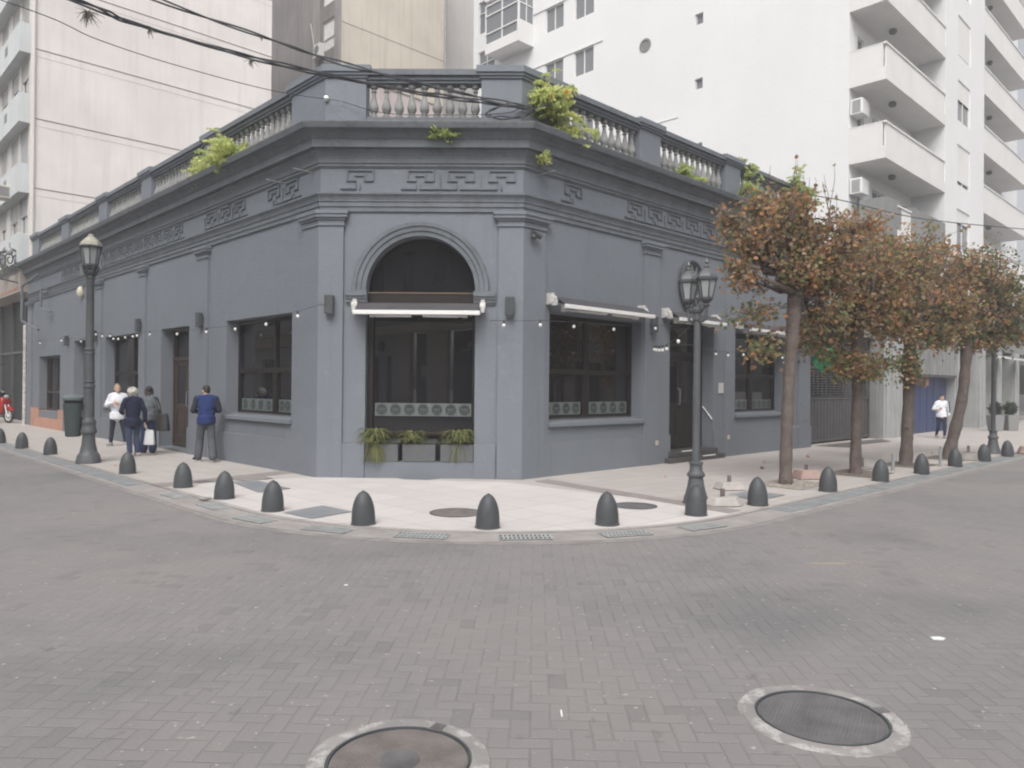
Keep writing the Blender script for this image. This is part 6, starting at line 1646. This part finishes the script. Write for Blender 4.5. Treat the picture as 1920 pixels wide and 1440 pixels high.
def person(loc, yaw, label, H, top, bottom, hairc, hair, shoe, sole, J, top_c2=None, hem=.80, loose=1.0, wide=1.0, female=False, hairshape=None):
    """local frame: +Y forward, +X the person's right... feet at z=0; J: joint positions for a 1.65 m figure"""
    k = H / 1.65
    o = thing("person", label, "person", (0, 0, 0))
    hd = V(J.get("head", (0, .03, 1.525))); ht = J.get("turn", 0.0); tilt = J.get("tilt", 0.0)
    Rh = Matrix.Rotation(ht, 3, 'Z') @ Matrix.Rotation(-tilt, 3, 'X')
    sh = {s: V(J["sh" + s]) for s in "LR"}; el = {s: V(J["el" + s]) for s in "LR"}; wr = {s: V(J["wr" + s]) for s in "LR"}
    hp = {s: V(J["hp" + s]) for s in "LR"}; kn = {s: V(J["kn" + s]) for s in "LR"}; an = {s: V(J["an" + s]) for s in "LR"}; ft = {s: J["ft" + s] for s in "LR"}
    chest, waist, pel = (sh["L"] + sh["R"]) / 2 + V((0, .0, -.14)), ((sh["L"] + sh["R"]) / 2).lerp((hp["L"] + hp["R"]) / 2, .60), (hp["L"] + hp["R"]) / 2 + V((0, 0, .03))
    neck = (sh["L"] + sh["R"]) / 2 + V((0, -.005, .045))
    b = MB()
    def hv(x, y, z): return hd + Rh @ V((x, y, z))
    b.ell(hv(0, -.010, .025), (.073, .088, .090), 16, 12, 0, Rh); b.ell(hv(0, .018, -.040), (.056, .066, .066), 14, 10, 0, Rh); b.ell(hv(0, .048, -.088), (.028, .024, .020), 10, 8, 0, Rh)
    b.cap(hv(0, .082, .012), hv(0, .100, -.028), .010, .0155, 8); b.ell(hv(0, .078, -.062), (.022, .012, .010), 8, 6, 0, Rh)
    for s in (-1, 1): b.ell(hv(s * .076, -.005, -.010), (.012, .020, .032), 8, 6, 0, Rh); b.ell(hv(s * .032, .070, .030), (.020, .010, .008), 8, 6, 0, Rh)
    b.cap(neck + V((0, 0, -.05)), hv(0, -.015, -.05), .056, .050, 12)
    b.ell(chest, (.135, .090, .17)); b.ell(waist, (.115, .082, .15)); b.ell(pel, (.135, .092, .11))
    for s in "LR":
        b.cap(sh[s] + (chest - sh[s]) * .1, el[s], .044, .034); b.cap(el[s], wr[s], .034, .023)
        b.cap(hp[s] + V((0, 0, -.02)), kn[s], .078, .050); b.cap(kn[s], an[s], .048, .033)
        f = V((sin(ft[s]), cos(ft[s]), 0)); b.cap(an[s] + V((0, 0, -.03)), an[s] + f * .13 + V((0, 0, -.055)), .036, .026)
        # hand
        d = (wr[s] - el[s]).normalized(); hdn = V(J.get("hand" + s, d)).normalized()
        side = V(J.get("palm" + s, (0, 0, 1))); side = (side - hdn * side.dot(hdn)).normalized(); nn = hdn.cross(side)
        pc = wr[s] + hdn * .045
        for q in range(4):
            kx = (q - 1.5) * .0185
            b.cap(wr[s] + side * kx * .6 + hdn * .01, pc + hdn * .04 + side * kx, .014, .0115, 8)
            fl_ = (.062, .072, .067, .052)[q]; r0 = pc + hdn * .04 + side * kx
            m1 = r0 + (hdn * .85 + nn * .35).normalized() * fl_ * .5; b.cap(r0, m1, .0098, .0088, 7); b.cap(m1, m1 + (hdn * .45 + nn * .75).normalized() * fl_ * .5, .0088, .0072, 7)
        t0 = wr[s] + hdn * .02 - side * .024; t1 = t0 + (hdn * .6 - side * .6 + nn * .4).normalized() * .04; b.cap(t0, t1, .0125, .0105, 7); b.cap(t1, t1 + (hdn * .8 - side * .1 + nn * .4).normalized() * .032, .0105, .008, 7)
    remesh("body", b, SKIN, o, .0075, 1)
    # eyes and mouth
    e = MB()
    for s in (-1, 1): e.ell(hv(s * .031, .0755, .008), (.0125, .008, .0075), 10, 8, 0, Rh)
    mk("eyes", e, M_WHITEMETAL, o, smooth=True)
    e = MB()
    for s in (-1, 1): e.ell(hv(s * .031, .0825, .008), (.0055, .003, .006), 8, 6, 0, Rh); e.cap(hv(s * .017, .083, .030), hv(s * .047, .074, .030), .0045, .0035, 6)
    mk("pupils_and_brows", e, mat("dark_brown_hair", (.035, .025, .02), .6), o)
    e = MB(); e.ell(hv(0, .0865, -.060), (.021, .007, .0065), 10, 6, 0, Rh); mk("lips", e, mat("lips", (.36, .15, .13), .5), o, smooth=True)
    # trousers
    t = MB(); lw = loose
    t.ell(pel + V((0, 0, -.01)), (.160, .122, .135)); t.ell(pel + V((0, -.045, -.04)), (.135, .09, .10))
    for s in "LR":
        t.cap(hp[s] + V((0, 0, -.01)), kn[s], .096 * (1 + .3 * (lw - 1)), .064 * lw); t.cap(kn[s], an[s] + V((0, -.008, .02)), .064 * lw, (.052 if lw < 1.15 else .078) * lw * wide)
    remesh("trousers", t, bottom, o, .012, 2, .010, 10, 3)
    # top
    u = MB(); w_ = 1.06 if female else 1.10
    hz = H * 0 + hem
    u.ell(chest + V((0, 0, .02)), (.180 * w_, .125, .195)); u.cap(chest + V((0, -.01, -.05)), waist, .135, .130, 14); u.ell(waist + V((0, 0, -.02)), (.165 * w_, .132, .16)); 
    bot = V((pel.x, pel.y, hz + .07)); u.lathe(V((pel.x, pel.y, 0)), [(.165, hz), (.188, hz + .012), (.190, hz + .06), (.182, hz + .17), (.10, hz + .24)], 18, 0, Matrix(((1, 0, 0), (0, .92, 0), (0, 0, 1)))); u.cap(waist, bot, .14, .14, 14)
    u.cap(neck + V((0, 0, -.06)), neck + V((0, .0, .0)), .085, .066, 12)
    for s in "LR": u.cap(sh[s] + (neck - sh[s]) * .45, sh[s], .075, .072)
    sl = u if top_c2 is None else MB()
    for s in "LR":
        sl.cap(sh[s], el[s], .070, .058); sl.cap(el[s], wr[s] + (el[s] - wr[s]) * .12, .058, .043)
    remesh("top", u, top, o, .012, 2, .012, 8, 7)
    if top_c2 is not None: remesh("sleeves", sl, top_c2, o, .011, 1, .009, 10, 5)
    # shoes
    for s in "LR":
        f = V((sin(ft[s]), cos(ft[s]), 0)); r_ = V((f.y, -f.x, 0)); lift = J.get("lift" + s, 0.0)
        heel = an[s] + V((0, 0, -.04)) - f * .045; toe = an[s] + f * .165; toe.z = heel.z - lift
        x = MB(); x.cap(heel, an[s] + f * .08 + V((0, 0, -.045 - lift * .5)), .043, .043, 10); x.cap(an[s] + f * .05 + V((0, 0, -.045 - lift * .4)), toe, .045, .036, 10); x.cap(an[s] + V((0, 0, .0)), an[s] + f * .03 + V((0, 0, -.04)), .044, .042, 10)
        so = remesh("shoe", x, shoe, o, .009, 2)
        y = MB(); pts = []
        for q in range(14):
            a = 2 * pi * q / 14; l = cos(a); wv = sin(a) * (.047 if l > 0 else .040)
            pts.append(an[s] + f * (.06 + l * .148) + r_ * wv)
        z0 = an[s].z - .085
        base = [V((p.x, p.y, z0 - lift * ((p - an[s]).dot(f) + .04) / .2 * .9)) for p in pts]; y.prism(base, [p + UP * .026 for p in base]); mk("sole", y, sole, so, bevel=.006)
    # hair
    h = MB(); hairshape(h, hv, Rh, hd)
    remesh("hair", h, hairc, o, .009, 2, .008 if hair != "curly" else .02, 26 if hair != "curly" else 30, 2)
    o.scale = (k, k, k); o.location = loc; o.rotation_euler = (0, 0, yaw)
    return o
def hair_short(h, hv, R_, hd):
    h.ell(hv(0, -.020, .040), (.079, .092, .085), 16, 12, 0, R_); h.ell(hv(0, -.050, -.005), (.070, .060, .070), 12, 10, 0, R_)
def hair_bun(h, hv, R_, hd):
    h.ell(hv(0, -.022, .042), (.080, .090, .085), 16, 12, 0, R_); h.ell(hv(.0, -.075, .10), (.045, .045, .042), 12, 8, 0, R_); h.ell(hv(0, -.055, .0), (.070, .055, .065), 12, 10, 0, R_)
def hair_curly(h, hv, R_, hd):
    rng = random.Random(3)
    for k in range(60):
        v = V((rng.gauss(0, 1), rng.gauss(-.45, 1), rng.gauss(.25, .9))).normalized()
        if v.y > .45 and v.z < .45: continue
        h.ell(hv(v.x * .088, v.y * .098 - .012, v.z * .100 + .012), rng.uniform(.026, .042), 8, 6)
    h.ell(hv(0, -.020, .03), (.085, .092, .088), 12, 10)
def hair_bob(h, hv, R_, hd):
    h.ell(hv(0, -.022, .036), (.083, .094, .088), 16, 12, 0, R_)
    for x in (-.062, -.03, 0, .03, .062): h.cap(hv(x, -.050 + abs(x) * .4, .02), hv(x * 1.15, -.058 + abs(x) * .5, -.150), .040, .030, 8)
    for s in (-1, 1): h.cap(hv(s * .074, .005, .03), hv(s * .078, .0, -.115), .024, .020, 8)
def base_pose(**kw):
    J = dict(shL=(-.165, 0, 1.345), shR=(.165, 0, 1.345), elL=(-.235, -.03, 1.09), elR=(.235, -.03, 1.09), wrL=(-.225, .06, .86), wrR=(.225, .06, .86),
             hpL=(-.085, 0, .86), hpR=(.085, 0, .86), knL=(-.095, .015, .48), knR=(.095, .015, .48), anL=(-.10, -.02, .09), anR=(.10, -.02, .09), ftL=-.2, ftR=.2)
    J.update(kw); return J
NAVY = cloth("navy_sweatshirt", (.022, .040, .135)); DKSL = cloth("dark_navy_sleeves", (.028, .032, .050)); GREYT = cloth("dark_grey_trousers", (.095, .100, .115))
WHT = cloth("white_top", (.72, .73, .77)); BLK = cloth("black_leggings", (.028, .030, .042)); JEAN = cloth("blue_jeans", (.055, .075, .135)); DJEAN = cloth("dark_jeans", (.030, .045, .10))
NJ = cloth("navy_jacket", (.020, .024, .055)); GSW = cloth("grey_sweater", (.135, .15, .165))
H_DK = mat("dark_hair", (.030, .022, .018), .5, .4, var=.3, scale=30); H_BL = mat("blond_hair", (.33, .23, .15), .5, .4, var=.3, scale=30); H_GR = mat("grey_hair", (.52, .50, .45), .6, .3, var=.25, scale=30)
S_DK = mat("dark_shoe", (.035, .038, .05), .6); S_WH = mat("white_sole", (.7, .7, .68), .6); S_GR = mat("grey_shoe", (.30, .29, .29), .6); S_BK = mat("black_shoe", (.02, .02, .022), .4); S_PK = mat("pale_pink_shoe", (.55, .42, .38), .6)
# man in navy, walking away, looking down to his left
person((-6.48, 15.90, .0), radians(22), "man in navy top with darker sleeves and grey trousers walking away", 1.64, NAVY, GREYT, H_DK, "short", S_DK, S_WH,
       base_pose(elL=(-.262, -.03, 1.09), elR=(.262, .0, 1.10), wrL=(-.10, .21, 1.06), wrR=(.09, .24, 1.08), handL=(.5, .85, .2), handR=(-.5, .85, .2), anL=(-.15, .12, .09), anR=(.14, -.14, .10), knL=(-.12, .10, .49), knR=(.11, -.03, .48), ftL=-.55, ftR=.15, head=(-.01, .045, 1.515), turn=.5, tilt=.25, shL=(-.185, 0, 1.345), shR=(.185, 0, 1.345)),
       DKSL, .80, 1.22, .95, False, hair_short)
# woman in white facing us
person((-10.32, 19.62, 0), radians(200), "blonde woman in white sweater and black leggings facing the camera", 1.62, WHT, BLK, H_BL, "bun", S_GR, S_WH,
       base_pose(elL=(-.27, -.03, 1.10), elR=(.26, .0, 1.10), wrL=(-.10, .20, 1.12), wrR=(.08, .22, 1.16), handL=(.8, .5, .2), handR=(-.8, .5, .3), anL=(-.20, .05, .09), anR=(.16, -.02, .09), knL=(-.15, .03, .48), knR=(.12, .02, .48), ftL=-.5, ftR=.5, turn=.35, tilt=.1),
       None, .72, 1.0, .9, True, hair_bun)
# grey haired woman
person((-8.55, 16.92, 0), radians(48), "grey curly haired woman in navy jacket and jeans with back turned", 1.56, NJ, JEAN, H_GR, "curly", S_PK, S_WH,
       base_pose(elL=(-.26, .04, 1.08), elR=(.25, -.06, 1.07), wrL=(-.15, .24, 1.02), wrR=(.28, .0, .80), handR=(.05, .05, -1), handL=(.5, .8, .1), anL=(-.07, -.02, .09), anR=(.11, .02, .09), ftL=-.1, ftR=.1, head=(0, .055, 1.515), tilt=.2, turn=.3),
       None, .72, 1.12, 1.05, True, hair_curly)
# dark haired woman
person((-8.60, 17.75, 0), radians(10), "dark haired woman in grey sweater and wide dark jeans seen from behind", 1.60, GSW, DJEAN, H_DK, "bob", S_BK, S_BK,
       base_pose(elL=(-.25, .03, 1.08), elR=(.24, -.02, 1.09), wrL=(-.12, .22, 1.04), wrR=(.20, .10, .86), handL=(.6, .7, .1), anL=(-.11, .04, .09), anR=(.11, -.03, .09), ftL=-.7, ftR=-.3, head=(-.01, .05, 1.515), tilt=.25, turn=.45),
       None, .80, 1.25, 1.0, True, hair_bob)
# distant man walking towards us
person((14.86, 25.92, 0), radians(175), "distant man in white sweatshirt and navy trousers walking before the blue gate", 1.52, WHT, cloth("navy_trousers", (.028, .032, .065)), H_DK, "short", S_GR, S_WH,
       base_pose(elL=(-.27, -.06, 1.09), elR=(.28, -.02, 1.11), wrL=(-.27, .02, .86), wrR=(.17, .17, 1.10), handL=(0, .2, -1), handR=(-.6, .6, .3), anL=(-.06, .14, .09), anR=(.09, -.16, .11), knL=(-.08, .10, .49), knR=(.09, -.02, .48), ftL=-.1, ftR=.1),
       None, .80, 1.1, .9, False, hair_short)
ch = MB()
_fr = Fr((14.86, 25.92, 0), (1, .08, 0), (0.08, -1, 0))
# things they carry
def strap_bag(name, label, cat, pts, rad, body_c, body_r, m, rot=None):
    o = thing(name, label, cat, tuple(body_c))
    b = MB(); b.ell(body_c, body_r, 14, 10, 0, rot); remesh_local = None
    q = MB(); c = V(body_c); rx, ry, rz = body_r
    q.prism([c + V((a * rx, b_ * ry, -rz)) for a, b_ in ((-1, -.7), (-.7, -1), (.7, -1), (1, -.7), (1, .7), (.7, 1), (-.7, 1), (-1, .7))], [c + V((a * rx * .72, b_ * ry * .6, rz)) for a, b_ in ((-1, -.7), (-.7, -1), (.7, -1), (1, -.7), (1, .7), (.7, 1), (-.7, 1), (-1, .7))])
    mk("bag_body", q, m, o, bevel=.02, smooth=True)
    s_ = MB(); s_.tube(smooth_path(pts, 6), rad, 6); mk("strap", s_, m, o)
    return o
M_BAG = mat("black_leather", (.03, .028, .028), .5, .4, var=.2)
strap_bag("shoulder_bag", "black shoulder bag hanging on right side of the woman in grey", "bag", [(-8.40, 17.60, 1.34), (-8.31, 17.55, 1.15), (-8.26, 17.55, .92), (-8.23, 17.62, .95), (-8.34, 17.72, 1.2), (-8.42, 17.68, 1.34)], .012, (-8.20, 17.60, .74), (.17, .09, .20), M_BAG)
o = strap_bag("plastic_bag", "white plastic carrier bag in the grey haired woman's hand", "bag", [(-8.30, 17.05, .70), (-8.31, 17.05, .62), (-8.25, 17.05, .60)], .008, (-8.25, 17.08, .42), (.13, .06, .17), mat("white_plastic_bag", (.62, .63, .64), .4, .4, var=.08))
strap_bag("backpack", "dark backpack on distant man's shoulder", "bag", [(15.05, 25.80, 1.28), (15.04, 25.74, 1.05), (15.10, 25.85, .92)], .02, (15.0, 26.07, 1.08), (.15, .09, .20), mat("navy_backpack", (.03, .035, .06), .7))

# ------------------------------------------------------------------ red moped at the far left
MP = Vector((-20.93, 30.55, 0))
mo = thing("moped", "red moped parked by the dark shopfront, cut by the left frame edge", "moped", tuple(MP))
fx = Vector((.93, -.36, 0)).normalized()      # front points towards us
fm = Fr(MP, fx, Vector((-fx.y, fx.x, 0)))
RED = mat("red_moped_paint", (.42, .018, .02), .25, .6, var=.08)
def wheel(u):
    rt = fm.n.to_track_quat('Z', 'Y').to_matrix()
    t = MB(); N = 28
    t.tube([fm.P(u + .245 * cos(2 * pi * k / N), 0, .29 + .245 * sin(2 * pi * k / N)) for k in range(N + 1)], .045, 8, caps=False); w_ = mk("wheel", t, S_BK, mo, smooth=True)
    r_ = MB(); r_.tube([fm.P(u + .20 * cos(2 * pi * k / N), 0, .29 + .20 * sin(2 * pi * k / N)) for k in range(N + 1)], .016, 6, caps=False)
    for k in range(8): r_.tube([fm.P(u, 0, .29), fm.P(u + .2 * cos(k * pi / 4), 0, .29 + .2 * sin(k * pi / 4))], .012, 4)
    r_.lathe(fm.P(u, 0, .29) - fm.n * .05, [(.06, 0), (.06, .1)], 12, 0, rt); mk("rim", r_, M_WHITEMETAL, w_)
wheel(.62); wheel(-.62)
m = MB(); m.tube([fm.P(.62, .06, .29), fm.P(.50, .07, .70), fm.P(.40, .05, 1.0)], .025, 6); m.tube([fm.P(.62, -.06, .29), fm.P(.50, -.07, .70), fm.P(.40, -.05, 1.0)], .025, 6); mk("fork", m, M_WHITEMETAL, mo)
m = MB(); N = 9; vs = []
m.tube([fm.P(.62 + .31 * cos(a), 0, .29 + .31 * sin(a)) for a in [radians(40 + 14 * k) for k in range(9)]], .065, 8); mk("fender", m, RED, mo, smooth=True)
m = MB(); m.wprism(fm, [(.30, .35), (.46, .55), (.52, .85), (.50, 1.02), (.36, 1.06), (.34, .8), (.20, .42)], -.20, .20); mk("leg_shield", m, RED, mo, bevel=.04, smooth=True)
m = MB(); m.wprism(fm, [(-.85, .62), (-.80, .78), (-.2, .72), (.25, .45), (.2, .32), (-.35, .40)], -.13, .13); mk("body", m, RED, mo, bevel=.04, smooth=True)
m = MB(); m.wprism(fm, [(-.75, .78), (-.72, .86), (-.1, .82), (.02, .72)], -.14, .14); mk("seat", m, S_BK, mo, bevel=.03, smooth=True)
m = MB(); m.tube([fm.P(.34, -.34, 1.10), fm.P(.40, -.1, 1.06), fm.P(.40, .1, 1.06), fm.P(.34, .34, 1.10)], .018, 6); 
for s_ in (-1, 1): m.tube([fm.P(.36, s_ * .28, 1.1), fm.P(.34, s_ * .34, 1.28)], .008, 4); m.ell(fm.P(.34, s_ * .36, 1.32), (.05, .05, .035))
mk("handlebar", m, S_BK, mo)
m = MB(); m.ell(fm.P(.47, 0, 1.05), (.10, .10, .09)); mk("headlight", m, M_LAMPGLASS, mo, smooth=True)
m = MB(); m.lathe(fm.P(-.1, .16, .3), [(.10, 0), (.10, .14)], 12); m.tube([fm.P(0, .17, .28), fm.P(-.8, .17, .34)], .045, 8); mk("engine", m, M_METALGREY, mo)
hl = thing("helmet", "dark helmet resting on the red moped's handlebar", "helmet", tuple(fm.P(.22, 0, 1.22)))
m = MB(); m.ell(fm.P(.20, 0, 1.24), (.15, .15, .16)); mk("shell", m, S_BK, hl, smooth=True)
m = MB(); m.ell(fm.P(.27, 0, 1.25), (.10, .11, .07)); mk("visor", m, M_PGLASS, hl, smooth=True)
# ------------------------------------------------------------------ air
HAZE = 0.0032
if HAZE:
    m = bpy.data.materials.new("haze"); m.use_nodes = True
    nt = m.node_tree; nt.nodes.clear()
    out = nt.nodes.new("ShaderNodeOutputMaterial"); pv = nt.nodes.new("ShaderNodeVolumePrincipled")
    pv.inputs["Color"].default_value = (.93, .93, .95, 1); pv.inputs["Density"].default_value = HAZE; pv.inputs["Anisotropy"].default_value = .0
    nt.links.new(pv.outputs[0], out.inputs["Volume"])
    h = MB(); h.box(FW, -60, 75, -45, 85, -1.2, 42)
    setp(mk("haze", h, m, loc=(0, 0, 0)), kind="stuff")
